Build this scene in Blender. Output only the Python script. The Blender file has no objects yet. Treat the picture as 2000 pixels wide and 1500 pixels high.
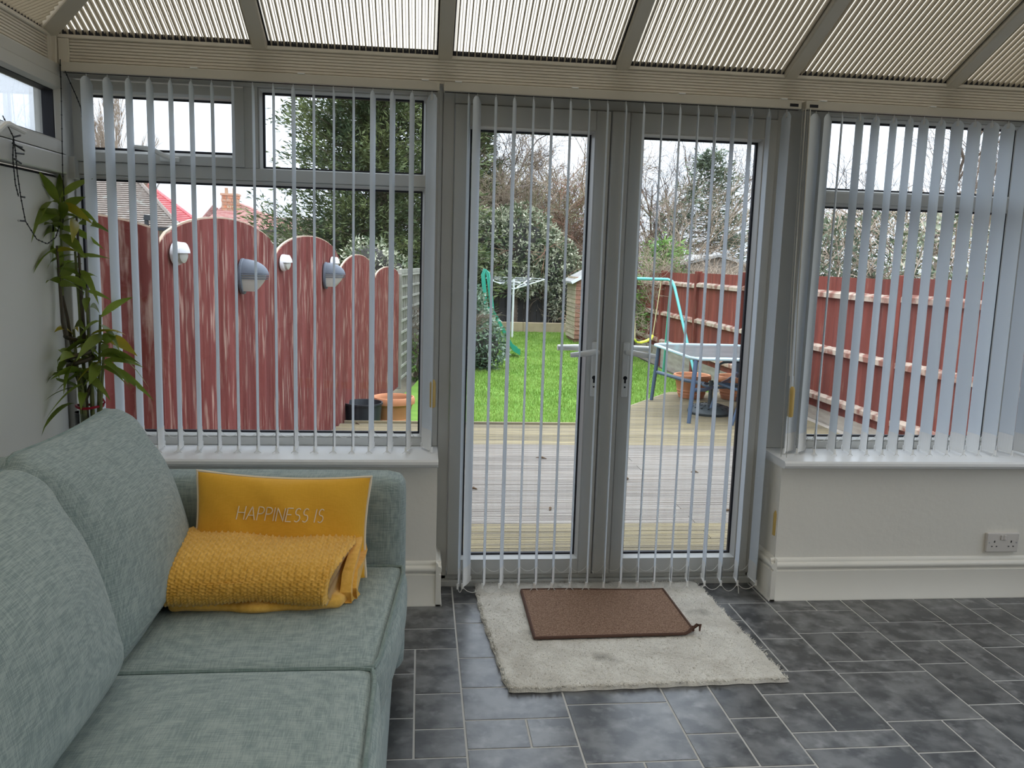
import bpy, bmesh, math, random
from math import sin, cos, pi, radians, atan2, sqrt
from mathutils import Vector, Matrix

S = bpy.context.scene
COL = S.collection

# ------------------------------------------------------------------ camera
def set_camera():
    p, yw, ro = radians(8.42), radians(6.32), radians(1.72)
    fw = Vector((sin(yw)*cos(p), cos(yw)*cos(p), -sin(p)))
    rt = Vector((cos(yw), -sin(yw), 0)); up = rt.cross(fw)
    r2 = rt*cos(ro) + up*sin(ro); u2 = up*cos(ro) - rt*sin(ro)
    m = Matrix((r2, u2, -fw)).transposed().to_4x4()
    m.translation = (0, -3.6, 1.44)
    cd = bpy.data.cameras.new('camera'); co = bpy.data.objects.new('camera', cd)
    COL.objects.link(co); co.matrix_world = m
    cd.sensor_width = 36; cd.lens = 1645/2000*36
    cd.clip_start = .05; cd.clip_end = 400
    S.camera = co
set_camera()

# ------------------------------------------------------------------ overcast sky, exposure
W = bpy.data.worlds.new('overcast_sky'); S.world = W; W.use_nodes = True
nt = W.node_tree; nt.nodes.clear()
tc = nt.nodes.new('ShaderNodeTexCoord'); sp = nt.nodes.new('ShaderNodeSeparateXYZ')
rp = nt.nodes.new('ShaderNodeValToRGB'); nz = nt.nodes.new('ShaderNodeTexNoise')
nz.inputs['Scale'].default_value = 1.6; nz.inputs['Detail'].default_value = 4
mx = nt.nodes.new('ShaderNodeMath'); mx.operation = 'MULTIPLY_ADD'
mx.inputs[1].default_value = .10
cl = rp.color_ramp; cl.elements[0].position = 0.0; cl.elements[0].color = (.53, .585, .68, 1)
cl.elements[1].position = 1.0; cl.elements[1].color = (.72, .775, .87, 1)
bg = nt.nodes.new('ShaderNodeBackground'); SKY = bg; bg.inputs['Strength'].default_value = 1.0
gain = nt.nodes.new('ShaderNodeMath'); gain.operation = 'MULTIPLY_ADD'      # overcast sky: brighter overhead
gain.inputs[1].default_value = 2.2; gain.inputs[2].default_value = 1.0; gain.use_clamp = False
cm = nt.nodes.new('ShaderNodeMath'); cm.operation = 'MAXIMUM'; cm.inputs[1].default_value = 0
ow = nt.nodes.new('ShaderNodeOutputWorld'); L = nt.links.new
L(tc.outputs['Generated'], sp.inputs[0]); L(tc.outputs['Generated'], nz.inputs['Vector'])
L(nz.outputs['Fac'], mx.inputs[0]); L(sp.outputs['Z'], mx.inputs[2]); L(mx.outputs[0], rp.inputs[0])
L(rp.outputs[0], bg.inputs['Color'])
L(sp.outputs['Z'], cm.inputs[0]); L(cm.outputs[0], gain.inputs[0]); L(gain.outputs[0], bg.inputs['Strength'])
L(bg.outputs[0], ow.inputs[0])
S.view_settings.view_transform = 'Standard'; S.view_settings.look = 'None'
S.view_settings.gamma = 1; S.view_settings.use_curve_mapping = False
S.view_settings.exposure = 1.02
S.cycles.max_bounces = 10; S.cycles.diffuse_bounces = 5; S.cycles.glossy_bounces = 3
S.cycles.transmission_bounces = 6; S.cycles.transparent_max_bounces = 24
S.cycles.caustics_reflective = False; S.cycles.caustics_refractive = False

# ------------------------------------------------------------------ materials
def _n(t, ty, **kw):
    n = t.nodes.new(ty)
    for k, v in kw.items(): n.inputs[k].default_value = v
    return n
def M(name, col, rough=.5, col2=None, scale=5., detail=4, stretch=(1, 1, 1), lo=.35, hi=.65, bump=0., bscale=None,
      bstretch=None, rnd=0., spec=.4, metal=0., col3=None, scale3=8., stretch3=(1, 1, 1), lo3=.58, hi3=.66, coat=0., trans=0., sheen=0.):
    m = bpy.data.materials.new(name); m.use_nodes = True; t = m.node_tree; l = t.links.new
    b = t.nodes['Principled BSDF']
    b.inputs['Roughness'].default_value = rough; b.inputs['Metallic'].default_value = metal
    b.inputs['Specular IOR Level'].default_value = spec; b.inputs['Coat Weight'].default_value = coat
    b.inputs['Coat Roughness'].default_value = .25
    if sheen: b.inputs['Sheen Weight'].default_value = sheen
    b.inputs['Base Color'].default_value = (*col, 1)
    co = t.nodes.new('ShaderNodeTexCoord'); oi = t.nodes.new('ShaderNodeObjectInfo')
    def vec(st):
        mp = _n(t, 'ShaderNodeMapping'); mp.inputs['Scale'].default_value = st
        l(co.outputs['Object'], mp.inputs['Vector'])
        sc = t.nodes.new('ShaderNodeVectorMath'); sc.operation = 'ADD'
        l(mp.outputs[0], sc.inputs[0]); ml = t.nodes.new('ShaderNodeMath'); ml.operation = 'MULTIPLY'; ml.inputs[1].default_value = 37
        l(oi.outputs['Random'], ml.inputs[0]); l(ml.outputs[0], sc.inputs[1]); return sc.outputs[0]
    out = None
    def ramp(st, s, a, c, d=detail):
        nzz = _n(t, 'ShaderNodeTexNoise', Scale=s, Detail=d); l(vec(st), nzz.inputs['Vector'])
        mr = _n(t, 'ShaderNodeMapRange'); mr.inputs['From Min'].default_value = a; mr.inputs['From Max'].default_value = c
        l(nzz.outputs['Fac'], mr.inputs['Value']); return mr.outputs[0]
    def mixc(f, a, c):
        mm = t.nodes.new('ShaderNodeMix'); mm.data_type = 'RGBA'; l(f, mm.inputs[0])
        for i, x in ((6, a), (7, c)):
            if isinstance(x, tuple): mm.inputs[i].default_value = (*x, 1)
            else: l(x, mm.inputs[i])
        return mm.outputs[2]
    if col2: out = mixc(ramp(stretch, scale, lo, hi), col, col2)
    if col3: out = mixc(ramp(stretch3, scale3, lo3, hi3, 6), out or col, col3)
    if rnd:
        h = t.nodes.new('ShaderNodeHueSaturation')
        mr = _n(t, 'ShaderNodeMapRange'); mr.inputs['To Min'].default_value = 1-rnd; mr.inputs['To Max'].default_value = 1+rnd
        l(oi.outputs['Random'], mr.inputs['Value']); l(mr.outputs[0], h.inputs['Value'])
        if out: l(out, h.inputs['Color'])
        else: h.inputs['Color'].default_value = (*col, 1)
        out = h.outputs[0]
    if out: l(out, b.inputs['Base Color'])
    if bump:
        nb = _n(t, 'ShaderNodeTexNoise', Scale=bscale or scale, Detail=6); l(vec(bstretch or stretch), nb.inputs['Vector'])
        bp = _n(t, 'ShaderNodeBump', Strength=bump, Distance=.01); l(nb.outputs['Fac'], bp.inputs['Height'])
        l(bp.outputs[0], b.inputs['Normal'])
    if trans:
        tr = t.nodes.new('ShaderNodeBsdfTranslucent'); ms = t.nodes.new('ShaderNodeMixShader'); ms.inputs[0].default_value = trans
        if out: l(out, tr.inputs['Color'])
        else: tr.inputs['Color'].default_value = (*col, 1)
        l(b.outputs[0], ms.inputs[1]); l(tr.outputs[0], ms.inputs[2]); l(ms.outputs[0], t.nodes['Material Output'].inputs[0])
    return m
def fabric(name, a, b, thread=700, strength=.25, rough=.9):
    """woven cloth: crossing threads of slightly different dye, fine relief"""
    m = M(name, a, rough, spec=.2, sheen=.15); t = m.node_tree; l = t.links.new; bs = t.nodes['Principled BSDF']
    co = t.nodes.new('ShaderNodeTexCoord'); hs = []
    for st in ((thread, thread*.05, thread*.05), (thread*.05, thread, thread*.05), (thread*.05, thread*.05, thread)):
        mp = t.nodes.new('ShaderNodeMapping'); mp.inputs['Scale'].default_value = st
        nz = _n(t, 'ShaderNodeTexNoise', Scale=.5, Detail=2)
        l(co.outputs['Object'], mp.inputs[0]); l(mp.outputs[0], nz.inputs['Vector']); hs.append(nz.outputs['Fac'])
    ad = t.nodes.new('ShaderNodeMath'); l(hs[0], ad.inputs[0]); l(hs[1], ad.inputs[1])
    a2 = t.nodes.new('ShaderNodeMath'); l(ad.outputs[0], a2.inputs[0]); l(hs[2], a2.inputs[1])
    mr = _n(t, 'ShaderNodeMapRange'); mr.inputs['From Min'].default_value = 1.25; mr.inputs['From Max'].default_value = 1.75
    l(a2.outputs[0], mr.inputs[0])
    mm = t.nodes.new('ShaderNodeMix'); mm.data_type = 'RGBA'; l(mr.outputs[0], mm.inputs[0])
    mm.inputs[6].default_value = (*a, 1); mm.inputs[7].default_value = (*b, 1); l(mm.outputs[2], bs.inputs['Base Color'])
    bp = _n(t, 'ShaderNodeBump', Strength=strength, Distance=.002); l(a2.outputs[0], bp.inputs['Height']); l(bp.outputs[0], bs.inputs['Normal'])
    return m
def glass_mat(name, tint=(1, 1, 1), refl=.5, rough=.0):
    m = bpy.data.materials.new(name); m.use_nodes = True; t = m.node_tree; t.nodes.clear(); l = t.links.new
    tr = t.nodes.new('ShaderNodeBsdfTransparent'); tr.inputs[0].default_value = (*tint, 1)
    gl = t.nodes.new('ShaderNodeBsdfGlossy'); gl.inputs['Roughness'].default_value = rough
    fr = _n(t, 'ShaderNodeFresnel', IOR=1.45); mu = t.nodes.new('ShaderNodeMath'); mu.operation = 'MULTIPLY'; mu.inputs[1].default_value = refl
    ms = t.nodes.new('ShaderNodeMixShader'); o = t.nodes.new('ShaderNodeOutputMaterial')
    l(fr.outputs[0], mu.inputs[0]); l(mu.outputs[0], ms.inputs[0]); l(tr.outputs[0], ms.inputs[1]); l(gl.outputs[0], ms.inputs[2]); l(ms.outputs[0], o.inputs[0])
    return m
def sheet_mat(name, col, clear):
    """translucent plastic sheet: passes light diffusely, a little of it straight through"""
    m = bpy.data.materials.new(name); m.use_nodes = True; t = m.node_tree; t.nodes.clear(); l = t.links.new
    tl = t.nodes.new('ShaderNodeBsdfTranslucent'); tl.inputs[0].default_value = (*col, 1)
    tr = t.nodes.new('ShaderNodeBsdfTransparent'); tr.inputs[0].default_value = (*col, 1)
    df = t.nodes.new('ShaderNodeBsdfDiffuse'); df.inputs[0].default_value = (*col, 1)
    a = t.nodes.new('ShaderNodeMixShader'); a.inputs[0].default_value = .15
    b = t.nodes.new('ShaderNodeMixShader'); b.inputs[0].default_value = clear
    o = t.nodes.new('ShaderNodeOutputMaterial')
    l(tl.outputs[0], a.inputs[1]); l(df.outputs[0], a.inputs[2]); l(a.outputs[0], b.inputs[1]); l(tr.outputs[0], b.inputs[2]); l(b.outputs[0], o.inputs[0])
    return m

MT = dict(
    upvc=M('white_upvc', (.62, .62, .595), .32, (.59, .585, .555), 1.5, spec=.45),
    upvc_warm=M('warm_lit_upvc', (.80, .755, .67), .38, (.75, .70, .615), 2.0, spec=.4),  # cream light from the roof is tinted into this colour
    handle=M('white_lacquer', (.82, .82, .80), .25),
    black=M('black_rubber', (.012, .012, .018), .6),
    wall=M('cream_wall_paint', (.89, .86, .79), .6, (.85, .815, .75), 1.3, bump=.12, bscale=30),
    panel=M('white_panel', (.70, .70, .66), .5, (.66, .66, .62), .9),
    trim=M('cream_gloss_paint', (.90, .87, .80), .3, (.86, .83, .755), 2.5),
    sill=M('white_sill', (.82, .82, .82), .28),
    sheet=sheet_mat('cream_polycarbonate', (.50, .455, .37), .03),
    web=M('cream_polycarbonate_web', (.50, .45, .36), .6, trans=.3),
    rafter=M('rafter_capping', (.62, .58, .50), .4),
    tile=M('slate_effect_vinyl', (.042, .043, .046), .36, (.15, .152, .155), 11, detail=10, lo=.41, hi=.63, bump=.08, bscale=18, rnd=.20, spec=.5, coat=.35,
           col3=(.235, .235, .24), scale3=19, lo3=.54, hi3=.80),
    grout=M('pale_grout', (.52, .51, .49), .7),
    vane=M('blind_fabric', (.82, .87, .92), .75, bump=.05, bscale=400, trans=.16),
    plastic=M('white_plastic', (.86, .86, .85), .4),
    chain=M('bead_chain', (.75, .74, .70), .4),
    brasscord=M('amber_cord_weight', (.58, .40, .12), .35),
    cord=M('grey_cord', (.42, .40, .36), .7),
    sofa=fabric('teal_grey_weave', (.205, .265, .262), (.35, .41, .398), 1000, .4),
    piping=fabric('teal_grey_piping', (.15, .21, .20), (.24, .30, .29), 700),
    mustard=fabric('mustard_cotton', (.77, .41, .04), (.82, .445, .05), 1700, .08),
    throw=M('mustard_fleece', (.90, .54, .12), .95, (.78, .43, .07), 60, spec=.1, bump=.25, bscale=500, sheen=.35),
    cream=M('cream_thread', (.80, .70, .55), .7),
    rug=M('beige_pile', (.66, .625, .565), .95, (.82, .79, .725), 9, bump=.5, bscale=260, spec=.1, col3=(.30, .28, .25), scale3=5, lo3=.62, hi3=.8),
    mat=M('brown_cord_mat', (.21, .125, .088), .95, (.41, .275, .20), 190, detail=3, lo=.35, hi=.68, bump=.6, bscale=300, spec=.1),
    matedge=M('brown_binding', (.10, .05, .035), .85, bump=.2, bscale=200),
    deck=M('weathered_decking', (.31, .255, .145), .65, (.185, .155, .105), 2.6, stretch=(.5, 14, 9), lo=.38, hi=.62, bump=.3, bscale=6, bstretch=(.7, 30, 30), rnd=.18,
           col3=(.24, .19, .11), scale3=3, stretch3=(.8, 26, 8), lo3=.54, hi3=.72, spec=.3),
    deckgrey=M('greyed_decking', (.18, .153, .128), .55, (.275, .247, .213), 2.6, stretch=(.5, 14, 9), lo=.38, hi=.62, bump=.3, bscale=6, bstretch=(.7, 30, 30), rnd=.16,
           col3=(.27, .22, .17), scale3=3, stretch3=(.8, 26, 8), lo3=.56, hi3=.74, spec=.4),
    redwood=M('faded_red_stain', (.14, .033, .028), .9, (.195, .058, .050), 3.5, spec=.12, stretch=(5, 5, .6), bump=.3, bscale=9, bstretch=(8, 8, .5), rnd=.16,
           col3=(.42, .29, .235), scale3=4.5, stretch3=(7, 7, .9), lo3=.54, hi3=.76),
    redwood2=M('red_brown_stain', (.235, .062, .044), .9, col2=(.155, .045, .035), scale=3, spec=.12, stretch=(5, 5, .5), bump=.2, bscale=8, bstretch=(8, 8, .5), rnd=.14,
           col3=(.34, .20, .14), scale3=4, stretch3=(7, 7, .6), lo3=.62, hi3=.8),
    railwood=M('worn_pale_rail', (.46, .36, .28), .8, (.24, .10, .07), 4, stretch=(2, 2, 2), lo=.45, hi=.6, rnd=.1),
    cutend=M('bare_worn_wood', (.44, .36, .28), .9, (.48, .34, .24), 9),
    trellis=M('grey_trellis_wood', (.22, .215, .18), .85, (.30, .29, .25), 6, rnd=.12),
    shedwood=M('brown_shed_boards', (.24, .11, .075), .8, (.36, .19, .13), 4, stretch=(4, 4, 8), rnd=.15),
    shedtan=M('tan_shed_boards', (.50, .42, .30), .8, (.40, .32, .22), 4, rnd=.12),
    shedgrey=M('silvered_shed_boards', (.30, .255, .21), .85, (.42, .37, .31), 3, stretch=(1, 1, 7), rnd=.15),
    felt=M('grey_roof_felt', (.27, .265, .255), .9, (.36, .345, .32), 6),
    sleeper=M('tan_timber_edging', (.46, .36, .23), .85, (.36, .28, .18), 4, rnd=.1),
    darkfence=M('dark_boards', (.045, .042, .04), .9, (.075, .07, .062), 3, stretch=(4, 4, .6), rnd=.2),
    terracotta=M('terracotta', (.55, .235, .115), .75, (.46, .19, .09), 5, bump=.1, bscale=20, col3=(.66, .48, .36), scale3=5, lo3=.64, hi3=.78),
    soil=M('dark_soil', (.04, .03, .022), .95, bump=.6, bscale=40),
    tub=M('black_plastic_tub', (.022, .025, .030), .5),
    bluemetal=M('blue_grey_metal', (.075, .115, .185), .38, spec=.5),
    paleblue=M('lit_blue_metal', (.42, .55, .60), .35),
    tableglass=M('frosted_table_glass', (.24, .27, .27), .15, (.30, .33, .33), 3, spec=.6, trans=.35),
    darkplastic=M('dark_green_grey_plastic', (.045, .055, .058), .5, bump=.3, bscale=60),
    turq=M('turquoise_tube', (.13, .48, .47), .35, spec=.5),
    yellow=M('yellow_plastic', (.72, .72, .05), .4),
    rope=M('yellow_rope', (.62, .53, .30), .8),
    green=M('green_plastic', (.03, .30, .21), .4),
    white=M('white_metal', (.80, .82, .84), .4),
    lampgrey=M('slate_grey_lamp', (.115, .135, .165), .45),
    diffuser=M('opal_glass', (.62, .62, .56), .3, trans=.2),
    lampwhite=M('white_lamp', (.80, .80, .82), .4),
    trunk=M('brown_bark', (.12, .085, .06), .95, (.19, .15, .115), 8, bump=.5, bscale=12),
    twig=M('pale_twigs', (.27, .205, .145), .9, (.36, .29, .22), 3),
    twigdark=M('dark_twigs', (.115, .085, .065), .9, (.20, .155, .12), 3),
    twigolive=M('olive_twigs', (.20, .185, .095), .9, (.28, .26, .15), 3),
    twigred=M('reddish_twigs', (.22, .12, .08), .9, (.30, .17, .11), 3),
    conifer=M('cypress_green', (.045, .070, .030), .8, (.17, .20, .075), 1.6, lo=.4, hi=.66, trans=.15),
    cedar=M('blue_green_needles', (.07, .095, .06), .8, (.15, .18, .11), 1.6, trans=.15),
    brightcon=M('bright_green_needles', (.10, .22, .045), .8, (.24, .36, .10), 2.5, trans=.2),
    ivy=M('variegated_ivy', (.10, .135, .065), .5, (.60, .60, .44), 6, lo=.44, hi=.60, trans=.15),
    bush=M('glossy_evergreen', (.045, .095, .045), .35, (.42, .52, .40), 4, lo=.42, hi=.7, trans=.1),  # pale second tone paints glints onto the leaves
    grass=M('lawn_blades', (.155, .275, .035), .7, (.27, .39, .08), 1.2, trans=.25),
    lawn=M('lawn_ground', (.10, .22, .02), .9, (.16, .29, .035), 3, bump=.4, bscale=30),
    earth=M('garden_earth', (.10, .085, .06), .95, (.16, .14, .09), 2),
    rooftile=M('brown_roof_tiles', (.17, .14, .12), .9, (.24, .195, .165), 4, stretch=(2, 2, 2), rnd=.08, col3=(.28, .27, .24), scale3=3),
    roofred=M('red_roof_tiles', (.50, .105, .115), .8, (.58, .17, .165), 3),
    roofpink=M('weathered_pink_tiles', (.42, .20, .18), .9, (.50, .32, .28), 2),
    render=M('pale_render', (.56, .52, .44), .9),
    brick=M('orange_brick', (.48, .20, .10), .9, (.38, .30, .22), 3, rnd=.15),
    pot=M('chimney_pot_clay', (.45, .30, .20), .9),
    leaf=M('bamboo_leaf', (.15, .22, .025), .45, (.24, .31, .05), 6, trans=.3, rnd=.25),
    leafyellow=M('yellowing_leaf', (.42, .33, .02), .5, (.30, .30, .03), 6, trans=.3),
    stalk=M('bamboo_stalk', (.13, .17, .045), .4, (.20, .21, .08), 20),
    stalkdark=M('brown_curled_stalk', (.055, .045, .03), .5, (.09, .07, .04), 12),
    vaseglass=glass_mat('vase_glass', (.93, .96, .95), 1.2, .0),
    water=glass_mat('vase_water', (.60, .55, .42), .6, .0),
    pebble=M('brown_pebbles', (.12, .09, .06), .6, (.24, .19, .13), 30),
    red=M('red_ribbon', (.34, .01, .03), .4),
    wire=M('black_wire', (.01, .01, .012), .5),
    bulb=M('tiny_clear_bulb', (.55, .55, .55), .2),
    socket=M('white_socket', (.74, .70, .66), .35),
    hole=M('socket_hole', (.02, .02, .02), .8),
    screw=M('steel', (.5, .5, .5), .3, metal=1),
    dirt=M('dead_leaf', (.10, .06, .03), .8),
    grooveshade=M('groove_shade', (.105, .085, .055), .9, (.16, .13, .08), 8),
    window=M('dark_house_window', (.03, .035, .045), .15),
    pane=glass_mat('window_glass', (.97, .985, .98), .55),
)

# ------------------------------------------------------------------ mesh helpers
def wloc(o):
    p = Vector((0, 0, 0))
    while o: p = p + o.location; o = o.parent
    return p
def tag(o, label=None, cat=None, group=None, kind=None):
    for k, v in (('label', label), ('category', cat), ('group', group), ('kind', kind)):
        if v: o[k] = v
    return o
def empty(name, loc, label=None, cat=None, group=None, kind=None, parent=None):
    o = bpy.data.objects.new(name, None); COL.objects.link(o); o.empty_display_size = .1
    if parent: o.parent = parent; o.location = Vector(loc) - wloc(parent)
    else: o.location = loc
    return tag(o, label, cat, group, kind)
class MB:
    def __init__(s): s.v = []; s.f = []
    def add(s, v, f):
        n = len(s.v); s.v += [tuple(p) for p in v]; s.f += [tuple(i+n for i in q) for q in f]; return s
    def box(s, x0, x1, y0, y1, z0, z1):
        return s.add([(x, y, z) for x in (x0, x1) for y in (y0, y1) for z in (z0, z1)],
                     [(0, 1, 3, 2), (4, 6, 7, 5), (0, 4, 5, 1), (2, 3, 7, 6), (0, 2, 6, 4), (1, 5, 7, 3)])
    def obox(s, a, b, w, d, up=(0, 0, 1)):
        """bar from a to b, width w (sideways) and depth d (along up)"""
        a = Vector(a); b = Vector(b); t = (b-a).normalized(); u = Vector(up); sd = t.cross(u)
        if sd.length < 1e-4: sd = t.cross(Vector((1, 0, 0)))
        sd.normalize(); u = sd.cross(t)
        return s.add([p + sd*i*w/2 + u*j*d/2 for p in (a, b) for i in (-1, 1) for j in (-1, 1)],
                     [(0, 1, 3, 2), (4, 6, 7, 5), (0, 4, 5, 1), (2, 3, 7, 6), (0, 2, 6, 4), (1, 5, 7, 3)])
    def tube(s, pts, r, seg=6, cap=True, closed=False):
        pts = [Vector(p) for p in pts]; n = len(pts); rr = r if isinstance(r, (list, tuple)) else [r]*n
        base = len(s.v); u = None
        for i, p in enumerate(pts):
            a = pts[(i-1) % n] if closed or i else pts[0]; b = pts[(i+1) % n] if closed or i < n-1 else pts[-1]
            t = (b-a)
            t = t.normalized() if t.length > 1e-9 else Vector((0, 0, 1))
            if u is None: u = t.orthogonal()
            u = (u - t*u.dot(t))
            u = u.normalized() if u.length > 1e-6 else t.orthogonal().normalized()
            w = t.cross(u)
            for k in range(seg):
                c = 2*pi*k/seg; s.v.append(tuple(p + (u*cos(c) + w*sin(c))*rr[i]))
        for i in range(n if closed else n-1):
            j = (i+1) % n
            for k in range(seg):
                s.f.append((base+i*seg+k, base+i*seg+(k+1) % seg, base+j*seg+(k+1) % seg, base+j*seg+k))
        if cap and not closed:
            s.f.append(tuple(base+k for k in reversed(range(seg)))); s.f.append(tuple(base+(n-1)*seg+k for k in range(seg)))
        return s
    def lathe(s, cx, cy, prof, seg=28, sx=1, sy=1):
        base = len(s.v)
        for r, z in prof:
            for k in range(seg):
                c = 2*pi*k/seg; s.v.append((cx+r*sx*cos(c), cy+r*sy*sin(c), z))
        for i in range(len(prof)-1):
            for k in range(seg):
                s.f.append((base+i*seg+k, base+i*seg+(k+1) % seg, base+(i+1)*seg+(k+1) % seg, base+(i+1)*seg+k))
        s.f.append(tuple(base+k for k in reversed(range(seg)))); s.f.append(tuple(base+(len(prof)-1)*seg+k for k in range(seg)))
        return s
    def prism(s, poly, fn, a, b):
        """polygon (2-D) extruded from a to b; fn(u, v, w) -> point"""
        n = len(poly)
        return s.add([fn(u, v, a) for u, v in poly] + [fn(u, v, b) for u, v in poly],
                     [tuple(reversed(range(n))), tuple(range(n, 2*n))] + [(i, (i+1) % n, n+(i+1) % n, n+i) for i in range(n)])
    def ring(s, x0, x1, z0, z1, prof):
        """mitred rectangular frame in the xz plane: closed profile of (inset, y)"""
        n = len(prof); base = len(s.v)
        for cx, cz in ((0, 0), (1, 0), (1, 1), (0, 1)):
            for d, y in prof:
                s.v.append((x0+d if cx == 0 else x1-d, y, z0+d if cz == 0 else z1-d))
        for c in range(4):
            e = (c+1) % 4
            for i in range(n):
                j = (i+1) % n; s.f.append((base+c*n+i, base+e*n+i, base+e*n+j, base+c*n+j))
        return s
    def sphere(s, c, r, seg=10, rings=7, sc=(1, 1, 1)):
        prof = [(max(1e-4, sin(pi*i/rings)), -cos(pi*i/rings)) for i in range(rings+1)]
        b = len(s.v); s.lathe(0, 0, prof, seg)
        for i in range(b, len(s.v)):
            x, y, z = s.v[i]; s.v[i] = (c[0]+x*r*sc[0], c[1]+y*r*sc[1], c[2]+z*r*sc[2])
        return s
    def xf(s, fn): s.v = [tuple(fn(Vector(p))) for p in s.v]; return s
    def mesh(s, name, m, off=(0, 0, 0), bevel=0, smooth=False, bseg=2, fix=True, ang=40):
        me = bpy.data.meshes.new(name); o = Vector(off)
        me.from_pydata([tuple(Vector(p)-o) for p in s.v], [], s.f)
        if bevel or fix:
            bm = bmesh.new(); bm.from_mesh(me)
            if fix: bmesh.ops.recalc_face_normals(bm, faces=bm.faces)
            if bevel:
                es = [e for e in bm.edges if len(e.link_faces) == 2 and e.calc_face_angle(0) > .5]
                bmesh.ops.bevel(bm, geom=es, offset=bevel, segments=bseg, profile=.5, affect='EDGES', clamp_overlap=True)
            bm.to_mesh(me); bm.free()
        if smooth:
            me.polygons.foreach_set('use_smooth', [True]*len(me.polygons)); me.set_sharp_from_angle(angle=radians(ang))
        me.materials.append(MT[m] if isinstance(m, str) else m); return me
    def build(s, name, m, parent=None, label=None, cat=None, group=None, kind=None, **kw):
        if parent: off = wloc(parent)
        else:
            xs, ys, zs = zip(*s.v); off = Vector(((min(xs)+max(xs))/2, (min(ys)+max(ys))/2, min(zs)))
        o = bpy.data.objects.new(name, s.mesh(name, m, off, **kw)); COL.objects.link(o)
        if parent: o.parent = parent
        else: o.location = off
        return tag(o, label, cat, group, kind)
def inst(name, me, parent, loc, rz=0):
    o = bpy.data.objects.new(name, me); COL.objects.link(o); o.parent = parent
    o.location = Vector(loc) - wloc(parent); o.rotation_euler = (0, 0, rz); return o
def rbox(c, h, r, crown=(0, 0, 0), n=14, power=2):
    """soft cushion: rounded box with half sizes h, edge radius r and swollen faces"""
    m = MB(); hx, hy, hz = h
    def face(ax, sg):
        a, b = [(1, 2), (2, 0), (0, 1)][ax]; base = len(m.v)
        for i in range(n+1):
            for j in range(n+1):
                p = [0, 0, 0]; p[ax] = sg
                # denser near the edges
                p[a] = sin((i/n-.5)*pi); p[b] = sin((j/n-.5)*pi); q = Vector((p[0]*hx, p[1]*hy, p[2]*hz))
                inn = Vector((max(-hx+r, min(hx-r, q.x)), max(-hy+r, min(hy-r, q.y)), max(-hz+r, min(hz-r, q.z))))
                d = q-inn
                w = inn + (d.normalized()*r if d.length > 1e-9 else d)
                u, v, t = p
                w.x += crown[0]*(w.x/hx)*(1-v*v)*(1-t*t); w.y += crown[1]*(w.y/hy)*(1-u*u)*(1-t*t); w.z += crown[2]*(w.z/hz)*(1-u*u)*(1-v*v)
                m.v.append(tuple(Vector(c)+w))
        for i in range(n):
            for j in range(n):
                q = (base+i*(n+1)+j, base+(i+1)*(n+1)+j, base+(i+1)*(n+1)+j+1, base+i*(n+1)+j+1)
                m.f.append(q if sg > 0 else tuple(reversed(q)))
    for ax in range(3):
        for sg in (-1, 1): face(ax, sg)
    return m
def weld(o, d=1e-4):
    bm = bmesh.new(); bm.from_mesh(o.data); bmesh.ops.remove_doubles(bm, verts=bm.verts, dist=d)
    bmesh.ops.recalc_face_normals(bm, faces=bm.faces); bm.to_mesh(o.data); bm.free(); return o
R = random.Random(7)
def lerp(a, b, t): return a+(b-a)*t

# ================================================================== ROOM SHELL
XL, XR = -1.41, 3.62          # glass planes of the side walls
FY = -.25                     # front of the dwarf wall under the windows
BACK = -4.9

# ---- floor: grout bed with every tile a piece of its own
floor = MB().box(XL, XR, BACK, .02, -.05, 0).build('floor', 'grout', None, 'slate grey floor laid in mixed-size vinyl tiles with pale joints', 'floor', kind='structure')
tiles = []
def split(x0, x1, ys, xs=None):
    for a, b in zip(ys[:-1], ys[1:]): tiles.append((x0, x1, a, b))
c = [-.19, .153, .492, .833, 1.171, 1.511, 1.851, 2.19, 2.53, 2.87, 3.21, XR]
G = .0
split(-.185, .153, [-.02, -.126, -.467, -.641]); split(-.185, -.003, [-.641, -.826, -1.114, -1.334]); split(-.003, .153, [-.641, -.968, -1.181, -1.334])
split(-.185, .153, [-1.334, -1.51, -1.85, -2.02, -2.36, -2.7, -3.04])
split(.153, .492, [-.02, -.048, -.232, -.425, -.72, -.936, -1.138]); split(.153, .348, [-1.138, -1.297]); split(.348, .492, [-1.138, -1.297])
split(.153, .492, [-1.297, -1.63, -1.80, -2.14, -2.48])
split(.492, .833, [-.02, -.24, -.57, -.74, -1.062, -1.388]); split(.492, .665, [-1.388, -1.72]); split(.665, .833, [-1.388, -1.72]); split(.492, .833, [-1.72, -2.05, -2.4])
split(.833, 1.003, [-.04, -.3, -.63, -.93, -1.254, -1.43]); split(1.003, 1.171, [-.04, -.38, -.55, -.84, -1.172, -1.432]); split(.833, 1.171, [-1.432, -1.77, -2.1])
split(1.171, 1.511, [-.04, -.27]); split(1.171, 1.336, [-.27, -.441, -.70, -.873]); split(1.336, 1.511, [-.27, -.613, -.873])
split(1.171, 1.511, [-.873, -1.03]); split(1.171, 1.32, [-1.03, -1.264]); split(1.32, 1.511, [-1.03, -1.264]); split(1.171, 1.511, [-1.264, -1.354, -1.68, -1.85])
split(1.511, 1.695, [-.02, -.358]); split(1.695, 1.851, [-.02, -.358]); split(1.511, 1.851, [-.358, -.57]); split(1.511, 1.654, [-.57, -.81]); split(1.654, 1.851, [-.57, -.81])
split(1.511, 1.851, [-.81, -.897, -1.218]); split(1.511, 1.70, [-1.218, -1.393, -1.6]); split(1.70, 1.851, [-1.218, -1.56, -1.7])
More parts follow.
